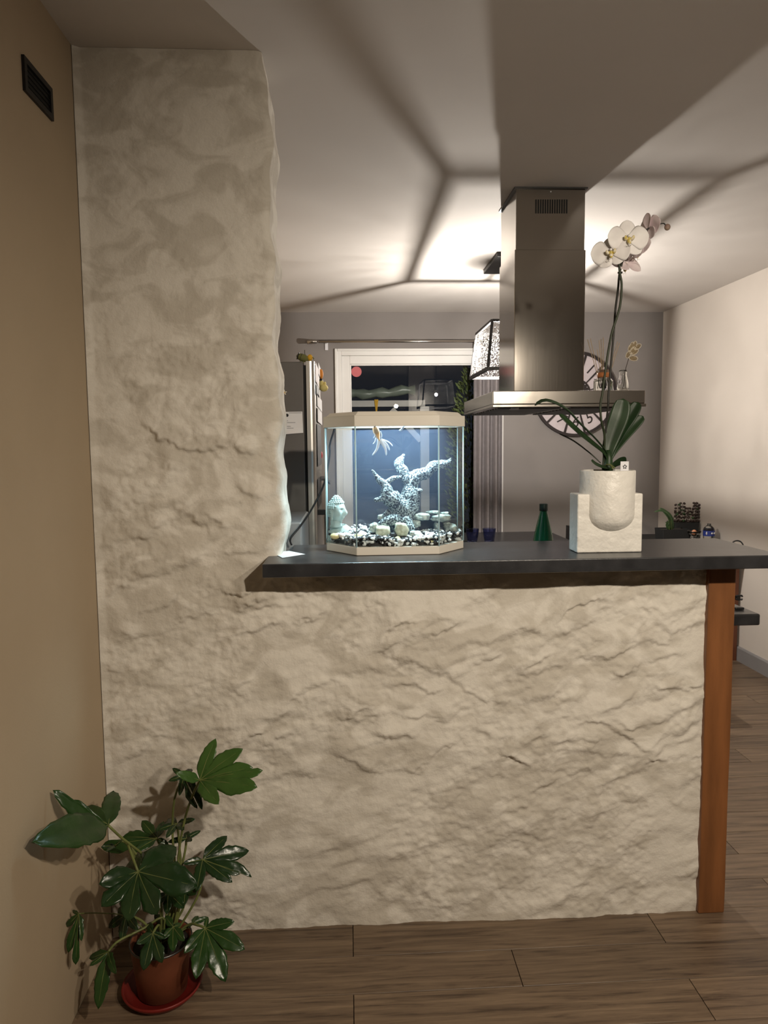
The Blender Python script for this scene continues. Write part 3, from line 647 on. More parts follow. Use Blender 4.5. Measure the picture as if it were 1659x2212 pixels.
# ------------------------------------------------------------------ pendant lamp (kitchen)
lz1, lz0 = 2.125, 1.865
T = [(.790, 3.92), (1.083, 3.92), (1.083, 4.40), (.790, 4.40)]
Bt = [(.762, 3.895), (1.110, 3.895), (1.110, 4.45), (.762, 4.45)]
lp = thing('pendant_lamp', 'black framed pendant lamp with metal gauze sides beside the steel hood', 'lamp', (.935, 4.25, lz0))
def bar(p, q, t, name='frame_bar', par=lp):
    p = Vector(p); q = Vector(q); d = (q-p).normalized(); s_ = d.orthogonal().normalized(); u = d.cross(s_)
    if abs(d.z) < .5: s_ = Vector((0, 0, 1)); u = d.cross(s_)
    else: s_ = Vector((1, 0, 0)); u = Vector((0, 1, 0))
    vs = [p+s_*t*a+u*t*b for a, b in ((-1, -1), (1, -1), (1, 1), (-1, 1))]+[q+s_*t*a+u*t*b for a, b in ((-1, -1), (1, -1), (1, 1), (-1, 1))]
    return MB().add(vs, [(3, 2, 1, 0), (4, 5, 6, 7), (0, 1, 5, 4), (1, 2, 6, 5), (2, 3, 7, 6), (3, 0, 4, 7)]).build(name, 'black_metal', par)
for i in range(4):
    a_, b_ = T[i], T[(i+1) % 4]; bar((*a_, lz1), (*b_, lz1), .0068, 'top_rail')
    a_, b_ = Bt[i], Bt[(i+1) % 4]; bar((*a_, lz0), (*b_, lz0), .0085, 'bottom_rail')
    bar((*T[i], lz1), (*Bt[i], lz0), .0068, 'corner_bar')
    A, B, C2, D2 = Vector((*T[i], lz1)), Vector((*T[(i+1) % 4], lz1)), Vector((*Bt[(i+1) % 4], lz0)), Vector((*Bt[i], lz0))
    MB().add([A, B, C2, D2], [(0, 1, 2, 3)]).build('gauze_panel', 'gauze', lp)
bp_ = Vector((.925, 4.27, 1.985))
bar((.925, 3.92, lz1), (.925, 4.40, lz1), .006, 'cross_bar')
MB().tube([(bp_.x, bp_.y, CEIL-.02), (bp_.x, bp_.y, bp_.z+.09)], .0035, 8).build('cable', 'black_plastic', lp)
MB().tube([(bp_.x, bp_.y, bp_.z+.10), (bp_.x, bp_.y, bp_.z+.045)], .019, 14).build('socket', 'black_metal', lp)
MB().lathe([(.012, .046), (.018, .036), (.030, .012), (.032, -.004), (.026, -.022), (.012, -.032), (.001, -.035)], 18, bp_, cap=False).build('bulb', 'tank_glass', lp, smooth=True)
MB().ball(bp_, (.013, .013, .016), 14, 10).build('filament', 'bulb_glow', lp, smooth=True)
MB().box((.845, 4.06, CEIL-.025), (1.01, 4.47, CEIL-.0005)).build('ceiling_canopy', 'black_metal', lp, bevel=.003)

# ------------------------------------------------------------------ extractor hood
hx0, hx1, hy0, hy1 = .578, 1.196, 2.85, 3.56
hz0, hz1 = at(1228, 879, 2.85).z, at(1228, 843.5, 2.85).z
hd = thing('extractor_hood', 'brushed steel island extractor hood with tall square chimney', 'hood', (.87, 3.2, hz0))
MB().box((hx0, hy0, hz0+.012), (hx1, hy1, hz1)).build('canopy', 'steel_h', hd, bevel=.003)
MB().box((hx0-.002, hy0-.004, hz0), (hx1+.004, hy1+.003, hz0+.0115)).build('lower_rim', 'steel_h', hd, bevel=.002)
for k in range(2): 
    gf = MB()
    for j in range(12): gf.box((hx0+.03+k*.30, hy0+.05+j*.052, hz0-.004), (hx0+.03+k*.30+.26, hy0+.05+j*.052+.03, hz0-.0003))
    gf.build('grease_filter', 'steel_dark', hd)
for k in (0, 1): MB().tube([(hx0+.1+k*.42, hy0+.06, hz0-.006), (hx0+.1+k*.42, hy0+.06, hz0-.0005)], .02, 16).build('spot_lens', 'label_white', hd)
cx0_, cx1_, cy0_, cy1_ = .712, 1.0145, 3.062, 3.368
zj = at(1180, 539, 3.06).z
MB().box((cx0_-.0, cy0_, hz1), (cx1_+.0, cy1_, zj)).build('lower_chimney', 'steel', hd, bevel=.002)
up = MB().box((cx0_+.005, cy0_+.005, zj-.001), (cx1_-.004, cy1_-.005, CEIL-.0005)).build('upper_chimney', 'steel', hd, bevel=.002)
MB().box((cx0_-.004, cy0_-.004, CEIL-.006), (cx1_+.004, cy1_+.004, CEIL-.0004)).build('ceiling_collar', 'steel_dark', hd)
for k in range(14):
    p0 = at(1158+k*5.1, 431, cy0_+.0045); p1 = at(1158+k*5.1, 461, cy0_+.0045)
    MB().box((p0.x-.0031, cy0_+.0040, p1.z), (p0.x+.0031, cy0_+.0052, p0.z)).build('vent_slot', 'slot_black', up)
p0 = at(1190, 414, cy0_+.004); MB().tube([(p0.x, cy0_+.0035, p0.z), (p0.x, cy0_+.006, p0.z)], .0028, 8).build('screw', 'label_white', up)

# reed diffuser and bud vase on the hood
q = at(1303, 842, 3.02); q.z = hz1
rd = thing('reed_diffuser', 'ribbed glass reed diffuser with copper band on the hood', 'diffuser', q)
R_ = .040
rib = []
for z_, r_ in ((0.0005, R_-.003), (.004, R_), (.052, R_), (.060, R_-.008), (.064, .022)):
    rib.append((z_, r_))
gl = MB(); nn = 48; vs = []
for z_, r_ in rib: vs += [(q.x+(r_-.0025*(k % 4 == 0))*math.cos(2*PI*k/nn), q.y+(r_-.0025*(k % 4 == 0))*math.sin(2*PI*k/nn), q.z+z_) for k in range(nn)]
fs = [(i*nn+k, i*nn+(k+1) % nn, (i+1)*nn+(k+1) % nn, (i+1)*nn+k) for i in range(4) for k in range(nn)]+[tuple(range(nn-1, -1, -1)), tuple(range(4*nn, 5*nn))]
gl.add(vs, fs).build('jar', 'glass_clear', rd)
MB().lathe([(.021, .064), (.022, .066), (.022, .098), (.019, .098), (.019, .066)], 24, q).build('neck', 'amber_neck', rd, smooth=True, )
MB().lathe([(.0235, .066), (.0255, .068), (.0255, .084), (.0235, .086)], 24, q, cap=False).build('band', 'copper_band', rd, smooth=True)
for i, (tx, ty) in enumerate(((1269, 733), (1275, 731), (1290, 755), (1294, 735), (1298, 733), (1303, 729), (1319, 731), (1317, 735), (1334, 738), (1338, 741))):
    t_ = at(tx, ty, 3.02+.02*math.sin(i*2.1)); b_ = q+Vector((-.008+.0018*i, .004*math.cos(i), .02))
    MB().tube([b_, t_], .0014, 5).build('reed', 'reed', rd)
q = at(1345, 842, 3.0); q.z = hz1
va_ = thing('bud_vase', 'small clear glass bud vase on the hood edge', 'vase', q)
MB().lathe([(.019, .0005), (.024, .004), (.0255, .018), (.022, .045), (.0165, .068), (.0155, .080), (.017, .084), (.0165, .094), (.0135, .094), (.0135, .084), (.0125, .078), (.0145, .066), (.019, .044), (.021, .020), (.015, .008)], 20, q).build('glass', 'glass_clear', va_, smooth=True)
tw = thing('seed_stem', 'dried stem with cream-edged seed pods standing in the bud vase', 'dried flower', q+Vector((0, 0, .01)))
s0 = q+Vector((.001, 0, .012)); s1_ = at(1352, 795, 3.0); s2 = at(1360, 768, 3.0)
MB().tube([s0, s1_, s2, at(1364, 752, 3.0)], .0012, 6).build('stem', 'bark', tw)
for (cx_, cy_, ang, l) in ((1365, 747, 1.2, 10), (1371, 745, 1.35, 10), (1377, 749, .55, 11), (1366, 757, .8, 11), (1371, 760, .6, 11), (1357, 766, 1.1, 10), (1368, 774, -.15, 12), (1361, 752, 1.3, 9)):
    c = at(cx_, cy_, 3.0); L_ = l*3.0/FPX*.82; rot = Matrix.Rotation(-ang, 3, 'Y')
    sp = MB().ball(c, (L_*.82, .003, L_*.42), 12, 8, rot=rot).build('seed_pod', 'seed', tw, smooth=True)
    ring = [c+rot @ Vector((L_*math.cos(t*PI/8), -.001, L_*.55*math.sin(t*PI/8))) for t in range(17)]
    MB().tube(ring, .0016, 6, cap=False).build('pod_rim', 'seed_rim', sp, smooth=True)

# ------------------------------------------------------------------ clock on the back wall
CC = at(1243, 851, YB-.03); CR = .345
ck = thing('wall_clock', 'large round black-framed wall clock with numeral plates behind the hood', 'clock', (CC.x, YB-.03, CC.z-CR))
def ringm(r0, r1, y0, y1, a0=0, a1=2*PI, n=64, closed=True):
    vs = []; fs = []; m_ = n if closed else n+1
    for k in range(m_):
        t = a0+(a1-a0)*k/n; c_, s_ = math.sin(t), math.cos(t)
        vs += [(CC.x+r*c_, y, CC.z+r*s_) for r, y in ((r0, y0), (r1, y0), (r1, y1), (r0, y1))]
    for k in range(n):
        i, j = k*4, ((k+1) % m_)*4
        for e_ in range(4): fs.append((i+e_, i+(e_+1) % 4, j+(e_+1) % 4, j+e_))
    if not closed: fs += [(0, 1, 2, 3), (n*4+3, n*4+2, n*4+1, n*4)]
    return MB().add(vs, fs)
ringm(CR-.022, CR, YB-.034, YB-.004).build('rim', 'clock_black', ck)
hub = ringm(.0, .125, YB-.036, YB-.006, n=40).build('hub', 'clock_black', ck)
for k in range(24):
    t = k*PI/12; MB().ball((CC.x+.108*math.sin(t), YB-.036, CC.z+.108*math.cos(t)), .0032, 6, 4).build('stud', 'label_white', hub)
for k in range(12):
    t = (k+1)*PI/6
    pl = ringm(.125, CR-.020, YB-.020, YB-.008, t-PI/12+.02, t+PI/12-.02, 8, False).build('number_plate', 'clock_face', ck)
    sp = ringm(.125, CR-.015, YB-.030, YB-.006, t+PI/12-.026, t+PI/12+.026, 2, False).build('spoke', 'clock_black', ck)
    fc = bpy.data.curves.new('numeral', 'FONT'); fc.body = str(k+1); fc.size = .125; fc.align_x = 'CENTER'; fc.align_y = 'CENTER'; fc.shear = .22; fc.extrude = .0008
    to = bpy.data.objects.new('tmp', fc); COL.objects.link(to); bpy.context.view_layer.update()
    me = bpy.data.meshes.new_from_object(to.evaluated_get(bpy.context.evaluated_depsgraph_get())); bpy.data.objects.remove(to)
    me.materials.clear(); me.materials.append(MATS['clock_black'])
    rot_ = t if math.cos(t) > -.3 else t-PI
    me.transform(Matrix.Translation((CC.x+.232*math.sin(t), YB-.0215, CC.z+.232*math.cos(t))) @ Matrix.Rotation(rot_, 4, 'Y') @ Matrix.Rotation(PI/2, 4, 'X'))
    no = bpy.data.objects.new('numeral', me); COL.objects.link(no); put(no, pl)
for t, l, w_ in ((5.2, .15, .008), (.2, .22, .006)):
    d = Vector((math.sin(t), 0, math.cos(t))); s_ = Vector((d.z, 0, -d.x))*w_; c = Vector((CC.x, YB-.041, CC.z))
    MB().add([c-d*.04-s_, c-d*.04+s_, c+d*l, c-d*.04-s_+Vector((0, .003, 0)), c-d*.04+s_+Vector((0, .003, 0)), c+d*l+Vector((0, .003, 0))], [(0, 1, 2), (5, 4, 3), (0, 3, 4, 1), (1, 4, 5, 2), (2, 5, 3, 0)]).build('hand', 'clock_black', ck)

# ------------------------------------------------------------------ kitchen table, glasses, cutlery, bottle
tb = thing('dining_table', 'dark topped dining table under the pendant lamp', 'table', (1.0, 4.7, 0))
tx1 = at(1195, 1151, 5.6).x
MB().box((.30, 3.75, .722), (tx1, 5.72, .75)).build('table_top', 'counter', tb, bevel=.003)
for x_ in (.36, tx1-.06):
    for y_ in (3.82, 5.65): MB().box((x_-.03, y_-.03, 0), (x_+.03, y_+.03, .7218)).build('leg', 'black_metal', tb)
for i, (px_, lab) in enumerate(((1020, 'blue-tinted glass tumbler nearer the aquarium on the dining table'), (1056.5, 'blue-tinted glass tumbler farther from the aquarium on the dining table'))):
    q = at(px_, 1167, 5.12); q.z = .7502
    gt = MB(); n_ = 20
    prof = [(.030, .0), (.034, .006), (.041, .05), (.046, .094), (.047, .100), (.043, .100), (.037, .05), (.029, .012), (.001, .010)]
    vs = []
    for r_, z_ in prof: vs += [(q.x+r_*(1+(.04 if k % 2 else 0))*math.cos(2*PI*k/n_), q.y+r_*(1+(.04 if k % 2 else 0))*math.sin(2*PI*k/n_), q.z+z_) for k in range(n_)]
    fs = [(i_*n_+k, i_*n_+(k+1) % n_, (i_+1)*n_+(k+1) % n_, (i_+1)*n_+k) for i_ in range(len(prof)-1) for k in range(n_)]+[tuple(range(n_-1, -1, -1)), tuple(range((len(prof)-1)*n_, len(prof)*n_))]
    o = gt.add(vs, fs).build('tumbler', 'glass_blue', smooth=False); tag(recenter(o), lab, 'glass', 'blue tumblers on the dining table')
a = at(1003, 1172, 4.97); b = at(1040, 1168, 4.97); a.z = b.z = .7545
kn = thing('table_knife', 'steel table knife lying in front of the blue tumblers', 'knife', a)
MB().tube([a, a*.55+b*.45], .006, 8).build('handle', 'steel_h', kn, smooth=True)
MB().box((min(a.x, b.x)+.055, a.y-.008, .7515), (b.x, a.y+.008, .7535)).build('blade', 'label_white', kn)
a = at(1042, 1171, 4.97); b = at(1076, 1165, 4.97); a.z = b.z = .756
fk = thing('table_fork', 'steel fork lying right of the knife on the dining table', 'fork', a)
MB().tube([a, a*.5+b*.5], [.006, .004], 8).build('handle', 'steel_h', fk, smooth=True)
for k in range(4): MB().tube([a*.5+b*.5, a*.3+b*.7+Vector((0, -.012+.008*k, .002)), b+Vector((0, -.012+.008*k, .012))], .0022, 6).build('tine', 'label_white', fk)
q = at(1174, 1120, 2.60); q.z = .9004
bt = thing('green_bottle', 'green plastic bottle with dark cap behind the bar counter', 'bottle', q)
zt = at(1174, 1088, 2.60).z-q.z; zc = at(1174, 1103, 2.60).z-q.z
MB().lathe([(.036, 0), (.040, .006), (.040, zc-.135), (.0375, zc-.115), (.0335, zc-.09), (.026, zc-.055), (.0175, zc-.020), (.0135, zc-.004), (.013, zc)], 28, q).build('body', 'green_plastic', bt, smooth=True)
MB().lathe([(.0145, zc-.001), (.0155, zc+.001), (.0155, zt-.002), (.014, zt)], 28, q).build('cap', 'cap_green', bt)
q = at(1237, 1140, 5.4)
chr_ = thing('dining_chair', 'black dining chair at the table end, mostly hidden behind the white pot', 'chair', (q.x+.22, 5.4, 0))
for k in range(3): MB().box((q.x, 5.22+k*.13, .46), (q.x+.02, 5.22+k*.13+.09, q.z)).build('back_slat', 'black_metal', chr_)
MB().box((q.x, 5.20, .44), (q.x+.42, 5.60, .475)).build('seat', 'black_metal', chr_, bevel=.01)
for x_ in (q.x+.02, q.x+.40):
    for y_ in (5.22, 5.58): MB().box((x_-.018, y_-.018, 0), (x_+.018, y_+.018, .44)).build('leg', 'black_metal', chr_)

# ------------------------------------------------------------------ side table at the right wall with plants
SZ = .70
st = thing('side_table', 'dark topped side table with reddish wooden legs at the right wall', 'table', (2.2, 5.1, 0))
MB().box((1.80, 4.52, SZ-.035), (XR-.004, 5.82, SZ)).build('table_top', 'pot_black', st, bevel=.003)
for x_ in (1.85, XR-.045):
    for y_ in (4.585, 5.75): MB().box((x_-.028, y_-.028, 0), (x_+.028, y_+.028, SZ-.0352)).build('leg', 'wood_red', st)
def trough(name, label, px0, px1, pyt, Y, dp):
    a_ = at(px0, pyt, Y); b_ = at(px1, pyt, Y)
    t_ = thing(name, label, 'plant pot', ((a_.x+b_.x)/2, Y, SZ))
    x0, x1, z1 = a_.x, b_.x, a_.z
    MB().add([(x0+.012, Y, SZ+.0005), (x1-.012, Y, SZ+.0005), (x1-.012, Y+dp, SZ+.0005), (x0+.012, Y+dp, SZ+.0005), (x0, Y-.008, z1), (x1, Y-.008, z1), (x1, Y+dp+.008, z1), (x0, Y+dp+.008, z1)],
             [(3, 2, 1, 0), (0, 1, 5, 4), (1, 2, 6, 5), (2, 3, 7, 6), (3, 0, 4, 7)]).build('shell', 'pot_black', t_, bevel=.008)
    MB().box((x0+.006, Y, z1-.02), (x1-.006, Y+dp, z1-.008)).build('soil', 'soil', t_)
    return t_, (x0, x1, z1)
def blade(path, wid, n=12, fold=.25, nrm=(0, -1, .3), m=6, curl=0.0, prof=None):
    """strap-shaped leaf along a path: list of Vectors, half width wid"""
    P_ = [Vector(p) for p in spline([tuple(p) for p in path], n)]; mb = MB(); nrm = Vector(nrm)
    prof = prof or (lambda s: math.sin(PI*min(1, .10+.90*s)**.75)**.6 if s < 1 else 0)
    vs = []
    for i, p in enumerate(P_):
        d = (P_[min(i+1, n)]-P_[max(i-1, 0)]).normalized(); sd = d.cross(nrm).normalized(); nn_ = sd.cross(d).normalized()
        w_ = wid*max(.02, prof(i/n))
        for k in range(m+1):
            t = k/m*2-1; vs.append(p+sd*w_*t+nn_*(abs(t)*w_*fold-curl*t*t*w_))
    fs = [(i*(m+1)+k, i*(m+1)+k+1, (i+1)*(m+1)+k+1, (i+1)*(m+1)+k) for i in range(n) for k in range(m)]
    return mb.add(vs, fs)
t1, (a0, a1, az) = trough('black_trough', 'black pot with a single arching green leaf, nearest on the side table', 1430, 1489, 1144, 4.85, .12)
pp = lambda x, y, Y=4.91: at(x, y, Y)
pl1 = thing('peace_lily', 'small plant with long pointed green leaf in the nearest black pot', 'plant', (a0+.07, 4.91, az-.01))
blade([pp(1451, 1143), pp(1447, 1120), pp(1438, 1108), pp(1425, 1097)], .024, nrm=(.3, -1, .5)).build('leaf', 'leaf_green', pl1, smooth=True, solid=.001)
blade([pp(1448, 1120), pp(1440, 1108), pp(1428, 1103), pp(1413, 1106)], .011, nrm=(.3, -1, .9)).build('leaf', 'leaf_green', pl1, smooth=True, solid=.001)
blade([pp(1444, 1143), pp(1441, 1134), pp(1445, 1128), pp(1449, 1127)], .012).build('leaf', 'leaf_green', pl1, smooth=True, solid=.001)
blade([pp(1447, 1143), pp(1443, 1131), pp(1437, 1128)], .007).build('leaf', 'leaf_green', pl1, smooth=True, solid=.001)
for x_ in (1451, 1449, 1446): MB().tube([pp(x_, 1145), pp(x_-2, 1125)], .0025, 6).build('stalk', 'petiole', pl1)
MB().tube([Vector(p) for p in spline([tuple(pp(*c)) for c in ((1453, 1143), (1455, 1120), (1461, 1109), (1470, 1105))], 10)], .0022, 6).build('stalk', 'stem_green', pl1)
t2, (a0, a1, az) = trough('square_planter', 'black planter holding the bushy plum-leaved plant on the side table', 1457, 1511, 1129, 5.12, .13)
pl2 = thing('plum_leaved_plant', 'bushy plant with small dark plum leaves in the black planter', 'plant', ((a0+a1)/2, 5.18, az-.01))
rs = random.Random(5)
for (bx, by, tx, ty) in ((1466, 1128, 1464, 1090), (1472, 1128, 1475, 1087), (1480, 1128, 1486, 1097), (1490, 1128, 1492, 1098), (1500, 1128, 1503, 1086), (1505, 1128, 1508, 1090), (1462, 1128, 1462, 1106), (1508, 1128, 1506, 1112), (1484, 1128, 1480, 1108)):
    Y = 5.14+rs.random()*.08; b_ = at(bx, by+3, Y); t_ = at(tx, ty, Y)
    sm = MB().tube([b_, (b_+t_)/2+Vector((.004, 0, 0)), t_], .0018, 5).build('stalk', 'leaf_plum', pl2)
    n_ = max(3, int((by-ty)/6.0))
    for k in range(n_):
        for s_ in (-1, 1):
            c = b_+(t_-b_)*((k+.8)/n_)+Vector((s_*(.010+.010*rs.random()), .012*(rs.random()-.5), .004*rs.random()))
            MB().ball(c, (.0115, .010, .0085), 8, 5, rot=Matrix.Rotation(s_*.4+rs.random()-.5, 3, 'Y') @ Matrix.Rotation(rs.random()-.5, 3, 'X')).build('leaf', 'leaf_plum' if rs.random() < .8 else 'leaf_green', sm, smooth=True)
q = at(1499, 1163, 4.74); q.z = SZ+.0005; BWZ = at(1499, 1147, 4.74).z-q.z
bw = thing('glass_bowl', 'small clear glass bowl in front of the black planters', 'bowl', q)
MB().lathe([(.030, 0), (.012, .006), (.010, BWZ-.055), (.026, BWZ-.046), (.040, BWZ-.015), (.046, BWZ), (.044, BWZ), (.037, BWZ-.016), (.022, BWZ-.042)], 24, q).build('shell', 'glass_clear', bw, smooth=True)
tag(recenter(MB().ball(q+Vector((.0, 0, BWZ-.014)), (.018, .018, .023), 14, 10).build('brown_egg', 'egg', smooth=True)), 'brown egg sitting in the small glass bowl', 'egg')
q = at(1531, 1160, 4.86); q.z = SZ+.0005; BH = at(1531, 1151, 4.86).z-q.z
wbz = thing('water_bottle', 'small clear plastic bottle with blue label by the right wall', 'bottle', q)
MB().lathe([(.034, 0), (.038, .004), (.038, BH+.020), (.034, BH+.034), (.020, BH+.048), (.012, BH+.054), (.012, BH+.066)], 24, q).build('body', 'glass_clear', wbz, smooth=True)
lb = MB().lathe([(.0388, BH-.02), (.0388, BH+.018)], 24, q, cap=False).build('label', 'label_blue', wbz, smooth=True)
for a_ in (-2.4, -1.5, -1.0):
    c = q+Vector((.0392*math.cos(a_), .0392*math.sin(a_), BH)); MB().ball(c, (.007, .003, .012 if a_ < -2 else .007), 8, 6).build('print', 'label_white', lb, smooth=True)
# black cord loop and plugs at the right end
cr = thing('charger_cable', 'black cable looping over the right edge of the bar counter', 'cable', (1.22, 2.23, 1.095))
lo = [at(1577, 1185, 2.2), at(1583, 1172, 2.2), at(1592, 1168, 2.2), at(1601, 1171, 2.2), at(1604, 1180, 2.2), Vector((1.238, 2.235, 1.112)), Vector((1.212, 2.262, 1.104)), Vector((1.196, 2.275, 1.098))]
lo[0] = Vector((1.207, 2.2, 1.112))
MB().tube([Vector(p) for p in spline([tuple(p) for p in lo], 30)], .0024, 6).build('cord', 'black_plastic', cr, smooth=True)
q = at(1596, 1291, 2.27)
tn = thing('forked_plug', 'small black forked plug lying above the dark worktop end', 'plug', q)
MB().tube([Vector((q.x-.05, q.y, q.z)), Vector((q.x-.012, q.y, q.z))], [.0025, .004], 8).build('lead', 'black_plastic', tn, smooth=True)
MB().tube([q+Vector((-.014, 0, .002)), q+Vector((-.006, 0, .0065)), q+Vector((.010, 0, .0065)), q+Vector((.012, 0, .003))], .003, 8).build('prong', 'black_plastic', tn, smooth=True)
MB().tube([q+Vector((-.014, 0, -.002)), q+Vector((-.006, 0, -.0065)), q+Vector((.010, 0, -.0068)), q+Vector((.012, 0, -.0035))], .003, 8).build('prong', 'black_plastic', tn, smooth=True)
MB().box(q+Vector((-.010, -.002, -.004)), q+Vector((.004, .002, .004))).build('core', 'steel_dark', tn)
q = at(1594, 1313, 2.27); q.z = .9004
tg = thing('black_plug', 'flat black plug resting on the dark worktop end', 'plug', q)
MB().box(q+Vector((-.012, -.008, .0005)), q+Vector((.018, .008, .0085))).build('body', 'black_plastic', tg, bevel=.002)
MB().tube([q+Vector((-.06, 0, .004)), q+Vector((-.012, 0, .005))], .003, 8).build('lead', 'black_plastic', tg, smooth=True)

# ------------------------------------------------------------------ aquarium
TX, HW, FW, TY0, TYC, TY1 = .1390, .2075, .1185, 2.030, 2.146, 2.262
def foot(d):   # octagonal-front footprint grown by d
    return [(TX-FW-d*.4, TY0-d), (TX+FW+d*.4, TY0-d), (TX+HW+d, TYC-d*.4), (TX+HW+d, TY1+d), (TX-HW-d, TY1+d), (TX-HW-d, TYC-d*.4)]
aq = thing('aquarium', 'lit glass aquarium with cream base and lid on the bar counter', 'aquarium', (TX, 2.15, HC))
ZB, ZG, ZL = HC+.0005, 1.1635, 1.5115
MB().prism(foot(0), ZB, ZG).build('base', 'tank_plastic', aq, bevel=.0015)
def lidring(mb, d0, d1, z0, z1):
    o_, i_ = foot(d0), foot(d1); n = 6
    vs = [(*p, z0) for p in o_]+[(*p, z0) for p in i_]+[(*p, z1) for p in o_]+[(*p, z1) for p in i_]
    fs = []
    for k in range(n):
        j = (k+1) % n
        fs += [(k, j, 12+j, 12+k), (6+j, 6+k, 18+k, 18+j), (k, 6+k, 6+j, j), (12+k, 12+j, 18+j, 18+k)]
    return mb.add(vs, fs)
lid = lidring(MB(), .004, -.008, ZL-.004, ZL+.026)
lid.prism(foot(.004), ZL+.026, ZL+.0275)
lid.prism(foot(-.004), ZL+.0276, ZL+.038, inset=.06)
lid.build('lid', 'tank_plastic', aq, bevel=.001)
ft = foot(-.004)
gi = foot(-.0005); gj = foot(-.004)
for k in range(6):
    j = (k+1) % 6
    MB().add([(*gi[k], ZG), (*gi[j], ZG), (*gi[j], ZL), (*gi[k], ZL)], [(0, 1, 2, 3)]).build('glass_pane', 'tank_glass', aq)
    x_, y_ = gi[k]; MB().tube([(x_, y_, ZG), (x_, y_, ZL)], .0021 if k in (0, 1, 2, 5) else .0016, 6).build('glass_seam', 'silicone', aq, smooth=True)
ledo = MB().box((TX-.14, 2.120, ZL+.012), (TX+.14, 2.185, ZL+.02)).build('led_bar', 'led', aq)
la = lamp('aquarium_led', 'AREA', (TX, 2.15, ZL+.010), 3.2, (.66, .91, 1.0), shape='RECTANGLE', size=.28, size_y=.06, spread=math.radians(125)); put(la, aq)
wz = 1.500
wi = foot(-.006)
wat = tag(recenter(MB().prism(wi, ZG+.002, wz).build('water', 'water')), 'clear faintly blue water filling the aquarium', 'water', kind='stuff')
# power cord
q0 = at(712, 1003, 2.268)
cp = [(TX-HW-.004, 2.262, ZL+.008), at(722, 930, 2.272), at(712, 985, 2.272), at(700, 1045, 2.275), at(676, 1095, 2.278), at(650, 1135, 2.28), at(628, 1163, 2.27), (-.184, 2.272, 1.1405)]
cp[0] = (TX-HW+.03, 2.268, ZL+.005)
cp[1] = tuple(Vector((TX-HW+.012, 2.270, 1.46)))
tag(MB().tube([Vector(p) for p in spline([tuple(p) for p in cp], 40)], .0030, 8).build('power_cord', 'black_plastic', smooth=True), 'black power cord running from the aquarium lid to the plaster pillar', 'cord')

Zp = lambda zx, zy, Y: at(680+zx/4.608, 860+zy/4.608, Y)
# gravel bed
rs = random.Random(11)
def inside(x, y, m_=.010):
    if not (TX-HW+m_ < x < TX+HW-m_ and TY0+m_ < y < TY1-m_): return False
    return (abs(x-TX)-FW)/(HW-FW) < (y-TY0-m_)/(TYC-TY0)+.02
def gtop(x, y): return 1.187+.07*(y-TY0)+.004*math.sin(x*31)
bed = MB().prism(foot(-.016), ZG+.001, 1.174).build('gravel_base', 'pebble_black')
tag(recenter(bed), 'dark layer of fine gravel under the pebbles in the aquarium', 'gravel', kind='stuff')
gr = MB()
def pebble(mb, c, r, mi):
    rot = Matrix.Rotation(rs.random()*6, 3, 'Z') @ Matrix.Rotation(rs.random()*6, 3, 'X')
    mb.ball(c, (r*(.8+.5*rs.random()), r*(.7+.3*rs.random()), r*(.6+.3*rs.random())), 7, 5, mi, rot, .35, rs)
n_ = 0
while n_ < 1250:
    x = TX+HW*(2*rs.random()-1); y = TY0+.25*rs.random()**1.8
    if not inside(x, y, .006): continue
    zt_ = gtop(x, y); z = zt_ if rs.random() < .5 else 1.1695+(zt_-1.1695)*rs.random()
    pebble(gr, Vector((x, y, z-.003)), .0045+.0030*rs.random(), 0 if rs.random() < .52 else 1); n_ += 1
g_ = gr.build('gravel', ['pebble_white', 'pebble_black']); tag(g_, 'mixed white and black gravel covering the aquarium floor', 'gravel', kind='stuff')
g_.location = (0, 0, 0)
for (zx, zy, Y, r, mt, lab) in ((205, 1375, 2.095, .0125, 'pebble_yellow', 'yellowish pebble at the left glass in front of the statue'), (275, 1370, 2.09, .011, 'pebble_white', 'pale pebble beside the yellowish one under the statue'), (345, 1375, 2.08, .010, 'pebble_white', 'white pebble below the statue shoulder'), (430, 1375, 2.065, .011, 'pebble_yellow', 'yellow pebble right behind the left glass seam'), (490, 1365, 2.085, .014, 'pebble_white', 'long white pebble between the statue and the flat rock'), (625, 1400, 2.065, .013, 'pebble_white', 'white pebble in front of the flat rock'), (720, 1420, 2.055, .012, 'pebble_white', 'white pebble left of the front centre of the tank'), (1030, 1360, 2.08, .012, 'pebble_white', 'white pebble in front of the cave opening'), (1145, 1365, 2.075, .012, 'pebble_white', 'white pebble below the cave pillar'), (1145, 1432, 2.052, .009, 'pebble_yellow', 'tan pebble low near the right glass seam'), (1320, 1375, 2.10, .011, 'pebble_white', 'white pebble below the rock at the right pane'), (900, 1420, 2.055, .010, 'pebble_white', 'white pebble below the large boulder'), (820, 1400, 2.06, .009, 'pebble_yellow', 'tan pebble left of the boulder foot'), (560, 1425, 2.05, .009, 'pebble_white', 'white pebble low right of the left glass seam'), (1420, 1400, 2.135, .009, 'pebble_white', 'white pebble at the far right glass edge'), (1240, 1400, 2.07, .0085, 'pebble_white', 'white pebble at the right glass seam')):
    mb = MB(); rs2 = random.Random(zx); mb.ball((0, 0, 0), (r*1.25, r*.9, r*.75), 10, 7, 0, Matrix.Rotation(rs2.random()-.5, 3, 'Y'), .22, rs2)
    o = mb.build('pebble', mt, smooth=True); o.location = Zp(zx, zy, Y); tag(o, lab, 'pebble', 'large pebbles on the aquarium gravel')

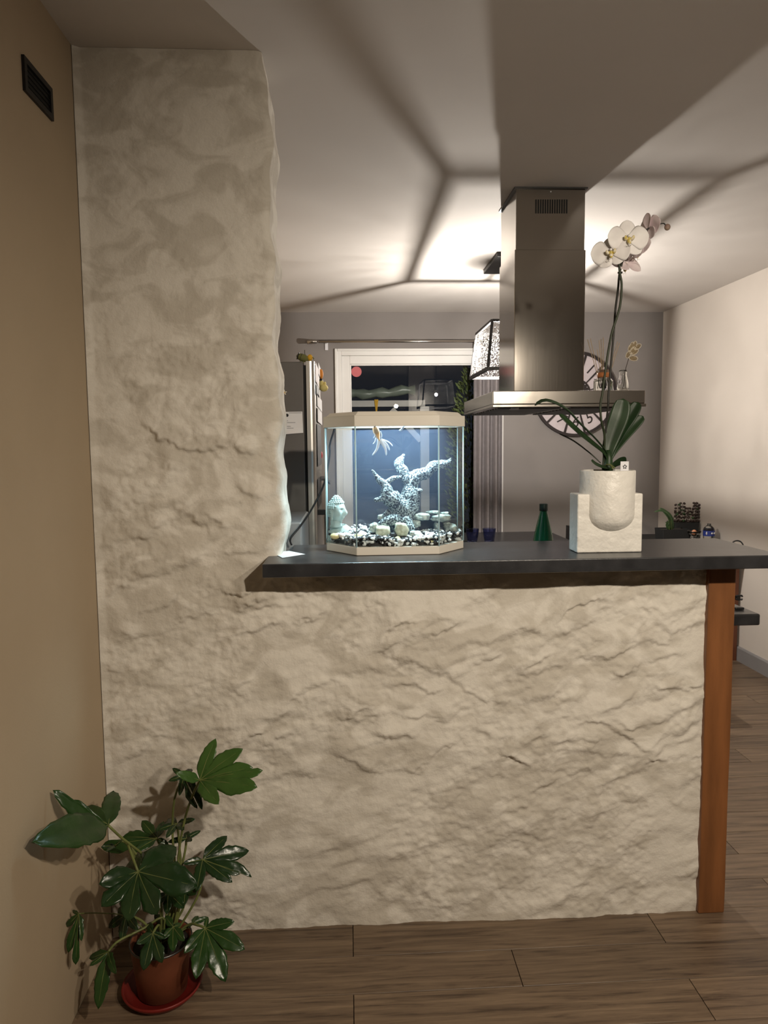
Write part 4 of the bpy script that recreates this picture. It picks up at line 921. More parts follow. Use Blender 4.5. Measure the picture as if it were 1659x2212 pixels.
# driftwood ornament
def branch(mb, pts, n=14):
    sp = spline([(*Zp(x, y, Y), r*1.28*Y/FPX/4.608) for x, y, Y, r in pts], n)
    mb.tube([Vector(p[:3]) for p in sp], [max(.0008, p[3]*(1+.07*math.sin(i*1.9))) for i, p in enumerate(sp)], 10)
    e0 = sp[-1]; mb.ball(Vector(e0[:3]), max(.0008, e0[3]*.98), 8, 6)
dw = MB()
branch(dw, [(850, 1330, 2.15, 95), (890, 1180, 2.15, 88), (950, 1030, 2.155, 84), (955, 890, 2.16, 62), (1000, 780, 2.165, 56), (1110, 745, 2.17, 46), (1180, 680, 2.175, 44), (1260, 660, 2.18, 36), (1330, 640, 2.185, 24), (1358, 595, 2.19, 5)], 26)
branch(dw, [(930, 830, 2.16, 45), (880, 730, 2.165, 44), (832, 655, 2.17, 36), (850, 620, 2.172, 30), (885, 568, 2.175, 12)])
branch(dw, [(880, 1110, 2.15, 80), (790, 1020, 2.145, 76), (725, 960, 2.14, 62), (705, 870, 2.14, 36), (640, 815, 2.14, 26), (575, 722, 2.14, 9)])
branch(dw, [(700, 850, 2.14, 24), (780, 800, 2.145, 20), (860, 785, 2.155, 12)], 8)
branch(dw, [(720, 980, 2.14, 30), (650, 1005, 2.13, 22), (605, 1015, 2.125, 17)], 8)
branch(dw, [(880, 1230, 2.14, 70), (760, 1215, 2.12, 50), (650, 1260, 2.11, 26)], 10)
branch(dw, [(900, 1220, 2.13, 60), (950, 1300, 2.11, 40), (970, 1360, 2.10, 30)], 8)
branch(dw, [(1000, 930, 2.15, 40), (1055, 920, 2.14, 16)], 6)
branch(dw, [(840, 1190, 2.15, 40), (740, 1130, 2.15, 26), (690, 1170, 2.15, 16)], 8)
dwo = dw.build('driftwood_ornament', 'driftwood', smooth=True)
md = dwo.modifiers.new('merge', 'REMESH'); md.mode = 'VOXEL'; md.voxel_size = .0021; md.use_smooth_shade = True
tx = bpy.data.textures.new('knots', 'CLOUDS'); tx.noise_scale = .006
md = dwo.modifiers.new('knots', 'DISPLACE'); md.texture = tx; md.strength = .0020; md.texture_coords = 'LOCAL'
tag(dwo, 'black and white speckled driftwood ornament branching up in the aquarium', 'driftwood')
# rocks
def rock(zx, zy, Y, w_, h_, d_, mat, name='rock', parent=None, seed=0):
    rs3 = random.Random(seed+int(zx)); mb = MB(); k = Y/FPX/4.608
    nu, nv = 18, 12
    ph = [rs3.random()*6 for _ in range(6)]
    def f(u, v):
        a_ = 2*PI*u; t_ = PI*v; d = Vector((math.sin(t_)*math.cos(a_), math.sin(t_)*math.sin(a_), math.cos(t_)))
        b = 1+.10*math.sin(3*d.x+ph[0])+.08*math.sin(5*d.y+ph[1]+2*d.z)+.06*math.sin(7*d.z+ph[2]+4*d.x)+.04*math.sin(11*d.x+9*d.z+ph[3])
        m_ = max(abs(d.x), abs(d.y), abs(d.z))**.45
        return Vector((d.x*w_*k/m_*.88, d.y*d_/m_*.88, d.z*h_*k/m_*.88))*b
    mb.grid(lambda u, v: tuple(f(u, v)), nu, nv)
    o = mb.build(name, mat, None, smooth=True); o.location = Zp(zx, zy, Y)
    if parent: put(o, parent)
    return o
for (zx, zy, Y, w_, h_, d_, mt, lab) in ((585, 1290, 2.10, 52, 52, .016, 'rock', 'squarish speckled rock stacked left of the driftwood root'), (690, 1185, 2.165, 78, 32, .016, 'rock', 'small rock behind the driftwood root'), (680, 1320, 2.085, 82, 56, .016, 'rock_yellow', 'flat yellowish rock with shaded hollow front left of centre'), (865, 1310, 2.08, 82, 78, .018, 'rock_yellow', 'largest rounded boulder at the foot of the driftwood'), (1000, 1350, 2.085, 60, 34, .012, 'rock', 'low rock in front of the cave'), (780, 1360, 2.075, 44, 24, .010, 'pebble_black', 'dark flat stone between the two front rocks')):
    tag(rock(zx, zy, Y, w_, h_, d_, mt), lab, 'rock', 'rocks around the driftwood')
cvn = thing('cave_ornament', 'stacked stone cave ornament right of the driftwood', 'cave', Zp(1170, 1330, 2.15))
for (zx, zy, Y, w_, h_, d_) in ((1055, 1180, 2.14, 98, 42, .028), (1250, 1190, 2.15, 118, 40, .028), (1170, 1135, 2.16, 80, 18, .018), (1290, 1145, 2.16, 45, 16, .016), (1010, 1245, 2.14, 48, 48, .022), (1215, 1285, 2.15, 34, 55, .022), (1345, 1290, 2.15, 78, 44, .026), (1310, 1250, 2.16, 40, 22, .02)):
    rock(zx, zy, Y, w_, h_, d_, 'rock', 'stone', cvn)
MB().box(Zp(1040, 1340, 2.185), Zp(1400, 1200, 2.20)).build('back_stone', 'pebble_black', cvn)

# goldfish
def fish(name, label, head, tail, hw, mats, fins, big=1.0):
    t_ = thing(name, label, 'fish', tail)
    P_ = [head.lerp(tail, i/9) for i in range(10)]
    prof = [.25, .62, .88, 1.0, .98, .88, .72, .52, .34, .24]
    d = (tail-head).normalized(); mb = MB(); n = 12; vs = []
    sx = Vector((0, 1, 0)); sy = d.cross(sx).normalized()
    for p, r_ in zip(P_, prof): vs += [p+sx*hw*1.25*r_*math.cos(2*PI*k/n)+sy*hw*r_*math.sin(2*PI*k/n) for k in range(n)]
    fs = [(i*n+k, i*n+(k+1) % n, (i+1)*n+(k+1) % n, (i+1)*n+k) for i in range(9) for k in range(n)]+[tuple(range(n-1, -1, -1)), tuple(range(9*n, 10*n))]
    mb.add(vs, fs).build('body', mats[0], t_, smooth=True)
    for (a_, b_, w0, w1, nm) in fins:
        a_, b_ = Vector(a_), Vector(b_); dd = (b_-a_); s_ = dd.cross(Vector((0, 1, .2))).normalized()
        mid = a_*.45+b_*.55+s_*dd.length*.10
        pts = [a_, mid, b_]; sp = [Vector(q) for q in spline([tuple(q) for q in pts], 8)]
        vs = []
        for i, q in enumerate(sp):
            w_ = (w0+(w1-w0)*i/8)*(1 if i < 8 else .25); vs += [q-s_*w_, q+Vector((0, -.001, 0)), q+s_*w_]
        MB().add(vs, [(i*3+k, i*3+k+1, i*3+k+4, i*3+k+3) for i in range(8) for k in range(2)]).build(nm, mats[1], t_, smooth=True, solid=.0006)
    for s_ in (-1, 1): MB().ball(P_[1]+sx*hw*.8*s_-sy*hw*.1, hw*.2, 8, 6).build('eye', 'black_plastic', t_, smooth=True)
H_, T_ = Zp(590, 268, 2.11), Zp(645, 425, 2.11)
fish('goldfish', 'orange goldfish with long white forked tail, head up at the water surface', H_, T_, .0096, ('fish_orange', 'fish_fin'), [
    (Zp(640, 415, 2.11), Zp(572, 572, 2.112), .0055, .0016, 'tail_fin'), (Zp(650, 415, 2.11), Zp(712, 572, 2.112), .0065, .0018, 'tail_fin'),
    (Zp(655, 412, 2.11), Zp(745, 520, 2.115), .0050, .0018, 'tail_fin'), (Zp(660, 410, 2.11), Zp(775, 478, 2.118), .0022, .0016, 'tail_fin'),
    (Zp(610, 395, 2.106), Zp(578, 458, 2.104), .0022, .0008, 'pelvic_fin'), (Zp(600, 350, 2.104), Zp(583, 400, 2.10), .0020, .0010, 'pectoral_fin'), (Zp(650, 330, 2.104), Zp(662, 400, 2.10), .0020, .0010, 'pectoral_fin')])
fish('small_pale_fish', 'small pale fish half hidden under the aquarium lid', Zp(930, 235, 2.12), Zp(880, 285, 2.12), .0050, ('fish_fin', 'fish_fin'), [
    (Zp(882, 283, 2.12), Zp(838, 322, 2.12), .0022, .0012, 'tail_fin'), (Zp(884, 286, 2.12), Zp(848, 332, 2.12), .0018, .0010, 'tail_fin')])

# statue bust with curled hair
bc = Zp(218, 1120, 2.165)
bu = thing('statue_bust', 'pale stone statue bust with closed eyes and curled hair inside the tank', 'statue', Vector((bc.x, bc.y, 1.20)))
k_ = 2.165/FPX/4.608
HRX, HRZ = .0265, .0365
face = Vector((.80, -.60, 0)).normalized(); sidev = Vector((-face.y, face.x, 0))
def headpt(a_, e_, grow=0.0):
    # a_: azimuth from the face direction, e_: elevation
    d = Vector((math.cos(e_)*math.cos(a_), math.cos(e_)*math.sin(a_), math.sin(e_)))
    x, y, z = d.x*HRX*1.06, d.y*HRX*.88, d.z*HRZ
    if z < 0: s_ = 1-.22*(-z/HRZ)**1.5; y *= s_; x *= (1-.10*(-z/HRZ))
    g = lambda a0, e0, sa, se: math.exp(-((a_-a0)/sa)**2-((e_-e0)/se)**2)
    b = .0075*g(0, -.16, .16, .20)+.0040*g(0, .10, .12, .25)            # nose, bridge
    b -= .0034*(g(.36, .10, .17, .11)+g(-.36, .10, .17, .11))           # sockets
    b += .0022*(g(.36, .07, .16, .06)+g(-.36, .07, .16, .06))           # closed lids
    b += .0016*(g(.36, .24, .22, .05)+g(-.36, .24, .22, .05))           # brows
    b += .0042*g(0, -.50, .24, .07)+.0038*g(0, -.64, .20, .07)-.0018*g(0, -.57, .26, .035)   # lips
    b += .0046*g(0, -.95, .35, .16)+.0024*(g(.62, -.30, .28, .3)+g(-.62, -.30, .28, .3))
    r_ = Vector((x, y, z)); r_ += r_.normalized()*(b*1.5+grow)
    if e_ > .9: r_.z += .008*math.exp(-((e_-PI/2)/.45)**2)
    return bc+face*r_.x+sidev*r_.y+Vector((0, 0, r_.z))
MB().grid(lambda u, v: tuple(headpt((u*2-1)*PI, (v-.5)*PI)), 72, 48).build('head', 'buddha', bu, smooth=True)
hair = MB(); nrow = 12
for j in range(nrow):
    e_ = -.45+j*(PI/2+.45)/nrow
    nc = max(5, int(26*math.cos(max(0, e_))))
    for i in range(nc):
        a_ = (i+.5*(j % 2))/nc*2*PI-PI
        if abs(a_) < 1.15 and e_ < .62+.10*math.cos(a_*1.3): continue
        if abs(a_) < 1.55 and e_ < .15: continue
        hair.ball(headpt(a_, e_, .0008), .0036, 7, 5)
hair.build('curls', 'buddha', bu, smooth=True)
for s_ in (-1, 1):
    c = headpt(s_*1.62, -.25, .001); rotz = Matrix.Rotation(math.atan2(face.y, face.x), 3, 'Z')
    MB().ball(c, (.0062, .0024, .0175), 12, 10, rot=rotz).ball(c+Vector((0, 0, -.014)), (.0048, .0030, .0062), 10, 8, rot=rotz).build('ear', 'buddha', bu, smooth=True)
MB().lathe([(.017, -.030), (.0165, -.042), (.020, -.050)], 20, bc-face*.003).build('neck', 'buddha', bu, smooth=True)
sc_ = bc+Vector((.016, .014, 0))-face*.004; mb = MB(); n = 28; vs = []
for (z_, rx, ry) in ((-.043, .014, .013), (-.049, .022, .016), (-.055, .030, .018), (-.064, .037, .020), (-.080, .041, .021), (-.100, .042, .021)):
    vs += [(sc_.x+rx*math.cos(2*PI*k/n), sc_.y+ry*math.sin(2*PI*k/n), sc_.z+z_) for k in range(n)]
mb.add(vs, [(i*n+k, i*n+(k+1) % n, (i+1)*n+(k+1) % n, (i+1)*n+k) for i in range(5) for k in range(n)][::-1]+[tuple(range(n))]).build('shoulders', 'buddha', bu, smooth=True)

# paper card on the counter
A, B, Cc, Dd = at(592, 1197, 1.975), at(628, 1192, 1.99), at(659, 1197, 1.965), at(612, 1206, 1.95)
def onct(px, py):
    d = at(px, py, 1.0)-Vector((0, 0, CAM_H)); t = (HC-CAM_H)/d.z; return Vector((d.x*t, d.y*t, HC))
A, B, Cc, Dd = [onct(*p) for p in ((592, 1197), (625, 1191), (659, 1198), (610, 1206))]
pc = MB().grid(lambda u, v: tuple((A*(1-u)+B*u)*(1-v)+(Dd*(1-u)+Cc*u)*v+Vector((0, 0, .0012+.006*(1-u)*(1-v)*u))), 6, 6).build('paper_card', 'paper', solid=.0006)
tag(recenter(pc), 'small white paper card on the left end of the counter', 'card')

# ------------------------------------------------------------------ orchid pot
PX0, PX1 = .6525, .8425; PYF, PYB = 2.006, 2.082
pzs = at(1320, 1066.5, 2.01).z; pzt = at(1310, 1017, 1.985).z
opot = thing('orchid_pot', 'glossy white ceramic pot, a cylinder set in a square block', 'pot', ((PX0+PX1)/2, 2.04, HC))
PCX = .7525; PCY = 2.048; PR = .0785
blk = MB().box((PX0, PYF, HC+.0004), (PX1, PYB, pzs)).build('block', 'ceramic', opot, bevel=.004, seg=3)
n = 56; vs = []
prof = []
zb_ = at(1318, 1155, 1.99).z
for t in range(0, 9): a_ = t/8*PI/2; prof.append((PR*(.05+.95*math.sin(a_)), zb_+.055*(1-math.cos(a_))))
prof += [(PR, pzt-.004), (PR-.001, pzt-.001), (PR-.004, pzt), (PR-.008, pzt-.001), (PR-.009, pzt-.02), (PR-.010, pzt-.04)]
MB().lathe([(r_, z_) for r_, z_ in prof], n, (PCX, PCY, 0), cap=False).build('cylinder', 'ceramic', opot, smooth=True)
MB().lathe([(.001, pzt-.028), (PR-.0095, pzt-.028)], n, (PCX, PCY, 0), cap=False).build('bark_fill', 'soil', opot)

# ------------------------------------------------------------------ orchid plant
Z5 = lambda zx, zy, Y: at(1100+zx/4.608, 820+zy/4.608, Y)
Z4 = lambda zx, zy, Y: at(1130+zx/4.879, 420+zy/4.879, Y)
orc = thing('orchid', 'white moth orchid with tall dark stems in the white pot', 'orchid', (PCX, PCY, pzt-.02))
OY = PCY
lfp = lambda s: max(.04, (.22+.78*s**.75)*(1-s**5)**.5)
LV = [([(990, 800, OY), (960, 720, OY), (850, 585, OY-.02), (700, 440, OY-.03), (590, 320, OY-.035), (470, 245, OY-.04), (350, 215, OY-.04), (255, 258, OY-.035)], 62, (.55, -.35, .9), .30, 'orchid_leaf'),
      ([(985, 820, OY), (940, 730, OY-.01), (820, 630, OY-.03), (690, 525, OY-.04), (575, 420, OY-.05), (497, 345, OY-.05)], 58, (.5, -.7, .6), .25, 'orchid_leaf'),
      ([(910, 830, OY+.01), (800, 730, OY+.02), (640, 610, OY+.03), (500, 540, OY+.03)], 12, (.4, -.6, .6), .2, 'stem_green'),
      ([(975, 800, OY), (990, 680, OY), (1040, 520, OY+.01), (1100, 350, OY+.02), (1135, 190, OY+.02)], 128, (-.25, -1, .15), .22, 'orchid_leaf'),
      ([(1000, 790, OY), (1030, 680, OY+.01), (1120, 500, OY+.03), (1220, 340, OY+.04), (1285, 225, OY+.045)], 92, (-.5, -1, .2), .22, 'orchid_leaf_dark'),
      ([(1005, 800, OY), (1030, 730, OY+.01), (1130, 590, OY+.02), (1250, 450, OY+.03), (1335, 365, OY+.03)], 72, (-.5, -1, .3), .18, 'orchid_leaf'),
      ([(1000, 880, OY-.01), (930, 870, OY-.03), (860, 840, OY-.045), (818, 805, OY-.05)], 48, (.3, -.6, .9), .15, 'orchid_leaf'),
      ([(1000, 880, OY), (1060, 840, OY-.01), (1120, 810, OY-.02), (1168, 800, OY-.03)], 52, (-.3, -.9, .5), .15, 'orchid_leaf_dark')]
for path, wd, nr, fo_, mt in LV:
    blade([Z5(*p) for p in path], wd*OY/FPX/4.608, 18, fo_, nr, 8, prof=lfp).build('leaf', mt, orc, smooth=True, solid=.0022)
MB().tube([Z5(985, 930, OY), Z5(985, 860, OY), Z5(990, 780, OY), Z5(985, 700, OY)], [.013, .014, .011, .006], 12).build('crown', 'orchid_leaf', orc, smooth=True)
for pts in ([(950, 860, OY-.01), (1000, 845, OY-.03), (1050, 880, OY-.05)], [(960, 845, OY-.015), (1010, 855, OY-.04), (1030, 890, OY-.055)]):
    MB().tube([Vector(p) for p in spline([tuple(Z5(*p)) for p in pts], 8)], .0022, 6).build('aerial_root', 'petiole', orc, smooth=True)
SA = [Z5(930, 900, OY), Z5(940, 800, OY), Z5(948, 560, OY-.01), Z5(915, 400, OY-.02), Z5(908, 250, OY-.02)]+[Z4(x, y, OY-.02) for x, y in ((835, 2100), (875, 1800), (930, 1480), (990, 1290), (1025, 1150), (1038, 950), (1020, 830), (1008, 690))]
SB = [Z5(945, 900, OY+.01), Z5(945, 800, OY+.01), Z5(962, 500, OY+.01), Z5(985, 250, OY)]+[Z4(x, y, OY) for x, y in ((900, 2100), (930, 1750), (958, 1420), (972, 1220), (1000, 1000), (1015, 840), (1042, 720))]
MB().tube([Vector(p) for p in spline([tuple(p) for p in SA], 60)], .0034, 8).build('flower_stem', 'stem_green', orc, smooth=True)
stb = MB().tube([Vector(p) for p in spline([tuple(p) for p in SB], 60)], .0032, 8).build('flower_stem', 'stem_dark', orc, smooth=True)
q = Z4(1022, 825, OY-.012); MB().tube([q+Vector((0, 0, -.002)), q+Vector((0, 0, .002))], .0068, 10).build('clip_ring', 'stem_dark', orc)
# arching tip of the spray
tipc = [Z4(1042, 720, OY), Z4(1100, 600, OY+.012), Z4(1200, 460, OY+.016), Z4(1290, 380, OY+.012), Z4(1350, 345, OY+.008), Z4(1470, 305, OY+.004), Z4(1500, 325, OY)]
MB().tube([Vector(p) for p in spline([tuple(p) for p in tipc], 24)], [.0028-.0012*i/24 for i in range(25)], 8).build('spray', 'stem_dark', orc, smooth=True)
q = Z4(1520, 345, OY); MB().ball(q, (.0088, .0075, .0092), 12, 10).build('bud', 'bud', orc, smooth=True)
def flower(c, n_, up_, S, mat, name='flower', lip_=True, tilt=0.0, scales=(1, 1, 1, 1, 1)):
    n_ = Vector(n_).normalized(); up_ = Vector(up_); up_ = (up_-n_*up_.dot(n_)).normalized(); rg = up_.cross(n_).normalized()   # seen from the front rg points right
    if tilt: up_, rg = up_*math.cos(tilt)+rg*math.sin(tilt), rg*math.cos(tilt)-up_*math.sin(tilt)
    t_ = None
    core_ = MB().ball(c+n_*S*.04, (S*.10,)*3, 10, 8).build(name, 'lip', orc, smooth=True)
    def petal(ang, L_, W_, cup, lift, base=.12):
        d = up_*math.cos(ang)+rg*math.sin(ang); s_ = d.cross(n_)
        mb = MB(); nu, nv = 10, 12; vs = []
        for i in range(nv+1):
            s = math.sin(i/nv*PI/2); xx_ = base+(1-base)*s; w_ = W_*(math.sqrt(max(.003, 4*xx_*(1-xx_)))*min(1, .35+1.2*s))
            for k in range(nu+1):
                t = k/nu*2-1
                vs.append(c+d*L_*(s*(1-.02*t*t*s))+s_*w_*t+n_*(lift+cup*L_*(s*s)-.16*w_*t*t+.05*w_*math.sin(3*t+s*5)))
        mb.add(vs, [(i*(nu+1)+k, i*(nu+1)+k+1, (i+1)*(nu+1)+k+1, (i+1)*(nu+1)+k) for i in range(nv) for k in range(nu)]).build('petal', mat, core_, smooth=True, solid=.0008)
    petal(0, S*.98*scales[0], S*.42, -.06, -.002)
    petal(2.35, S*.92*scales[1], S*.40, -.10, -.002); petal(-2.35, S*.92*scales[2], S*.40, -.10, -.002)
    petal(1.42, S*1.0*scales[3], S*.62, .04, .002, .10); petal(-1.42, S*1.0*scales[4], S*.62, .04, .002, .10)
    if lip_:
        l_ = MB()
        for s_ in (-1, 1):
            pts = [c+n_*S*.05, c+n_*S*.20+rg*S*.16*s_-up_*S*.06, c+n_*S*.30+rg*S*.20*s_+up_*S*.06]
            l_.tube([Vector(p) for p in spline([tuple(p) for p in pts], 6)], [S*.05, S*.075, S*.085, S*.09, S*.075, S*.06, S*.02], 8)
        pts = [c+n_*S*.05-up_*S*.05, c+n_*S*.22-up_*S*.20, c+n_*S*.28-up_*S*.36]
        l_.tube([Vector(p) for p in spline([tuple(p) for p in pts], 6)], [S*.06, S*.09, S*.10, S*.11, S*.10, S*.06, S*.015], 8)
        l_.build('lip', 'lip', core_, smooth=True)
        MB().ball(c+n_*S*.17-up_*S*.04, (S*.085, S*.085, S*.06), 8, 6).ball(c+n_*S*.20-up_*S*.14+rg*S*.05, S*.05, 6, 5).ball(c+n_*S*.20-up_*S*.14-rg*S*.05, S*.05, 6, 5).build('throat', 'lip_yellow', core_, smooth=True)
        MB().tube([c+n_*S*.04+up_*S*.05, c+n_*S*.17+up_*S*.10, c+n_*S*.24+up_*S*.05], [S*.06, S*.07, S*.045], 8).build('column', 'petal', core_, smooth=True)
    # tendrils at the lip tip
    for s_ in (-1, 1):
        pts = [c+n_*S*.28-up_*S*.35, c+n_*S*.34-up_*S*.45+rg*S*.05*s_, c+n_*S*.40-up_*S*.38+rg*S*.09*s_]
        MB().tube([Vector(p) for p in spline([tuple(p) for p in pts], 6)], S*.012, 5).build('tendril', 'petal', core_)
flower(Z4(1105, 470, OY-.035), (-.10, -1, .12), (-.05, 0, 1), .0570, 'petal', tilt=.06)
flower(Z4(930, 610, OY-.022), (-.45, -.9, .05), (0, 0, 1), .0560, 'petal', tilt=-.10, scales=(.8, .8, .9, .95, 1))
flower(Z4(1185, 590, OY+.028), (.75, .35, -.35), (.1, .2, 1), .050, 'petal_pink')
flower(Z4(1085, 730, OY+.020), (-.20, .75, -.55), (.3, .2, 1), .050, 'petal_pink', tilt=.3)
flower(Z4(1325, 365, OY+.014), (.95, .25, .0), (0, .1, 1), .046, 'petal_pink')
# plant tag
A = Z5(1108, 822, 1.992); B = Z5(1190, 812, 1.992); tw_ = B.x-A.x
tgp = thing('plant_tag', 'white plant tag with black flower mark stuck in the orchid pot', 'tag', (A.x+tw_/2, 1.992, A.z-.06))
MB().box((A.x, 1.9915, A.z-.075), (B.x, 1.9925, A.z+.002)).build('card', 'label_white', tgp)
cI = Vector((A.x+tw_*.52, 1.9909, A.z-.013))
for k in range(5):
    a_ = 2*PI*k/5+.3; MB().tube([cI+Vector((.0042*math.cos(a_), 0, .0042*math.sin(a_))), cI+Vector((.0042*math.cos(a_), .0005, .0042*math.sin(a_)))], .0021, 8).build('mark', 'black_plastic', tgp)
ring = [cI+Vector((.0024*math.cos(t*PI/6), .0002, -.017+.0030*math.sin(t*PI/6))) for t in range(13)]
MB().tube(ring, .0006, 5, cap=False).build('mark', 'black_plastic', tgp)

# ------------------------------------------------------------------ fatsia in its terracotta pot
Z7 = lambda zx, zy, Y: at(40+zx/2.9625, 1560+zy/2.9625, Y)
def onfl(px, py, z=0.0):
    d = at(px, py, 1.0)-Vector((0, 0, CAM_H)); t = (z-CAM_H)/d.z; return Vector((d.x*t, d.y*t, z))
FC = onfl(352, 2141); FC.z = 0
sau = tag(MB().lathe([(.078, .0005), (.086, .004), (.102, .022), (.105, .030), (.101, .031), (.096, .024), (.082, .008), (.001, .007)], 40, FC).build('plant_saucer', 'saucer_red', smooth=True), 'red plastic saucer under the terracotta plant pot on the floor', 'saucer')
fp = thing('terracotta_pot', 'round terracotta pot standing in a red saucer by the plaster wall', 'pot', FC+Vector((0, 0, .0085)))
MB().lathe([(.060, .0085), (.064, .012), (.074, .105), (.079, .145), (.081, .150), (.077, .151), (.073, .145), (.070, .120)], 40, FC, cap=False).build('shell', 'terracotta', fp, smooth=True)
MB().lathe([(.0805, .147), (.0815, .150), (.0800, .1525), (.0775, .151)], 40, FC, cap=False).build('rim', 'steel_dark', fp, smooth=True)
MB().lathe([(.001, .136), (.073, .134)], 30, FC, cap=False).build('soil', 'soil', fp)
fa = thing('fatsia_plant', 'green plant with large hand-shaped leaves in the terracotta pot', 'plant', FC+Vector((0, 0, .135)))
fbase = FC+Vector((0, 0, .135))
def palm(J, tips, mat, nrm=(0, -.75, .65), wf=.26, droop=.0, petiole=None, sin_=.30, pr=.0032):
    J = Vector(J); nrm = Vector(nrm).normalized(); tips = [Vector(t) for t in tips]
    # order by angle in the leaf plane
    e1 = nrm.orthogonal().normalized(); e2 = nrm.cross(e1)
    tips.sort(key=lambda t: math.atan2((t-J).dot(e2), (t-J).dot(e1)))
    angs = [math.atan2((t-J).dot(e2), (t-J).dot(e1)) for t in tips]; n = len(tips)
    mb = MB()
    for i, t in enumerate(tips):
        D = t-J; L_ = D.length; d = D/L_; s_ = nrm.cross(d).normalized(); nn_ = d.cross(s_)
        gap = lambda a_, b_: (b_-a_) % (2*PI)
        gl_ = min(gap(angs[i], angs[(i+1) % n]), 1.25)/2; gr_ = min(gap(angs[i-1], angs[i]), 1.25)/2
        ns, nt_ = 14, 8; vs = []
        for a in range(ns+1):
            s = a/ns
            env = 1.0*wf*L_*(1.62*s**.62*(1-s)**.72 if a < ns else 0.0)*(1+.06*math.sin(s*38+i))
            wl = min(s*L_*math.tan(gl_), max(env, 0) if s > sin_ else max(env, s*L_*math.tan(gl_)*.9)); wr = min(s*L_*math.tan(gr_), max(env, 0) if s > sin_ else max(env, s*L_*math.tan(gr_)*.9))
            wl = min(wl, wf*L_*1.15); wr = min(wr, wf*L_*1.15)
            for b in range(nt_+1):
                q = b/nt_*2-1; w_ = wl*q if q > 0 else wr*q
                lift = .22*abs(w_)-.9*w_*w_/max(L_, .01)-droop*L_*s*s+.05*L_*math.sin(s*PI)+.012*L_*math.sin(s*22+q*4)*abs(q)
                vs.append(J+d*L_*s+s_*w_+nn_*lift)
        mb.add(vs, [(a*(nt_+1)+b, a*(nt_+1)+b+1, (a+1)*(nt_+1)+b+1, (a+1)*(nt_+1)+b) for a in range(ns) for b in range(nt_)])
    o = mb.build('leaf', mat, fa, smooth=True, solid=.0007)
    # pale veins along each lobe
    vb = MB()
    for i, t in enumerate(tips):
        D = t-J; vb.tube([J+nrm*.0012, J+D*.45+nrm*(.0012+.05*D.length), J+D*.85+nrm*(.001+.022*D.length)], [.0011, .0008, .0003], 5)
    vb.build('vein', 'petiole', o)
    if petiole:
        pts = [J]+[Vector(p) for p in petiole]
        MB().tube([Vector(p) for p in spline([tuple(p) for p in pts], 14)], pr, 7).build('petiole', 'petiole', o, smooth=True)
    return o
y_ = FC.y
tr_ = lambda lst: [Z7(*p) for p in lst]
st1 = [Z7(1110, 480, y_-.0), Z7(1060, 640, y_), Z7(1020, 900, y_), Z7(1030, 1200, y_), fbase+Vector((.02, 0, 0))]
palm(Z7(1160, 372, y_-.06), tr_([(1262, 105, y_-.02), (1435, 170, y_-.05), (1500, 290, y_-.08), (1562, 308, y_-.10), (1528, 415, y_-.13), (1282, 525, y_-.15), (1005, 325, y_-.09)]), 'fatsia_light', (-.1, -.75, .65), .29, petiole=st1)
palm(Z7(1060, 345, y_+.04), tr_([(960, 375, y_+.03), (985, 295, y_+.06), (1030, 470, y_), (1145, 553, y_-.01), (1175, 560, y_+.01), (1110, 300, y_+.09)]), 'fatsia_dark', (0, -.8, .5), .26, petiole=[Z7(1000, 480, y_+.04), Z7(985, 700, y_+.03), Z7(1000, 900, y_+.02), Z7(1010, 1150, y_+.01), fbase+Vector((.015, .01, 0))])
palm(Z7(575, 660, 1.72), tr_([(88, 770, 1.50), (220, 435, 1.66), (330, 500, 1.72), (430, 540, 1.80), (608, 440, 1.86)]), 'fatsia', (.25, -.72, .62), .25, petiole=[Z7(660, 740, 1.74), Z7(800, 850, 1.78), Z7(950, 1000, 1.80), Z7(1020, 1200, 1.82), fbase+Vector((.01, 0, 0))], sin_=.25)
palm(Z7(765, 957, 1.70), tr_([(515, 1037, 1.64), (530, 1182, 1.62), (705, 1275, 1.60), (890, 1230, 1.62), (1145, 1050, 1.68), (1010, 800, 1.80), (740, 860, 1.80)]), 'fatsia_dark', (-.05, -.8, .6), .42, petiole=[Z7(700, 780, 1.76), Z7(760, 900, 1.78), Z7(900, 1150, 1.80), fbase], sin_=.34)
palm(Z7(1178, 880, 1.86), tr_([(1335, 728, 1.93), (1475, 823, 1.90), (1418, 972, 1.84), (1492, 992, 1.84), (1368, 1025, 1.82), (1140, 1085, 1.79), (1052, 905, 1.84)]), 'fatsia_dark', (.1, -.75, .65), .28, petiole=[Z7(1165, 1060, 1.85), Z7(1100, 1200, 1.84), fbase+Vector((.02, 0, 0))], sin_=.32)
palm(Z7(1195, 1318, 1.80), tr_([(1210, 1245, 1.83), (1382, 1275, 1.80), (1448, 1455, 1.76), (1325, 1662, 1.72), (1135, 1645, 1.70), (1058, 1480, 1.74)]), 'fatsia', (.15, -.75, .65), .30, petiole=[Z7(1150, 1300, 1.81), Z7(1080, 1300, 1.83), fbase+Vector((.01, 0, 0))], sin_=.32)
palm(Z7(575, 1468, 1.72), tr_([(452, 1512, 1.74), (455, 1560, 1.70), (510, 1838, 1.66), (625, 1610, 1.66)]), 'fatsia', (-.1, -.9, .35), .24, petiole=[Z7(640, 1400, 1.75), Z7(800, 1320, 1.79), Z7(930, 1250, 1.81), fbase])
palm(Z7(385, 1225, 1.72), tr_([(345, 1205, 1.74), (300, 1310, 1.73), (318, 1475, 1.70), (365, 1552, 1.69), (403, 1400, 1.69)]), 'fatsia', (.35, -.85, .3), .22, petiole=[Z7(520, 1222, 1.76), Z7(700, 1250, 1.80), fbase], pr=.0016)
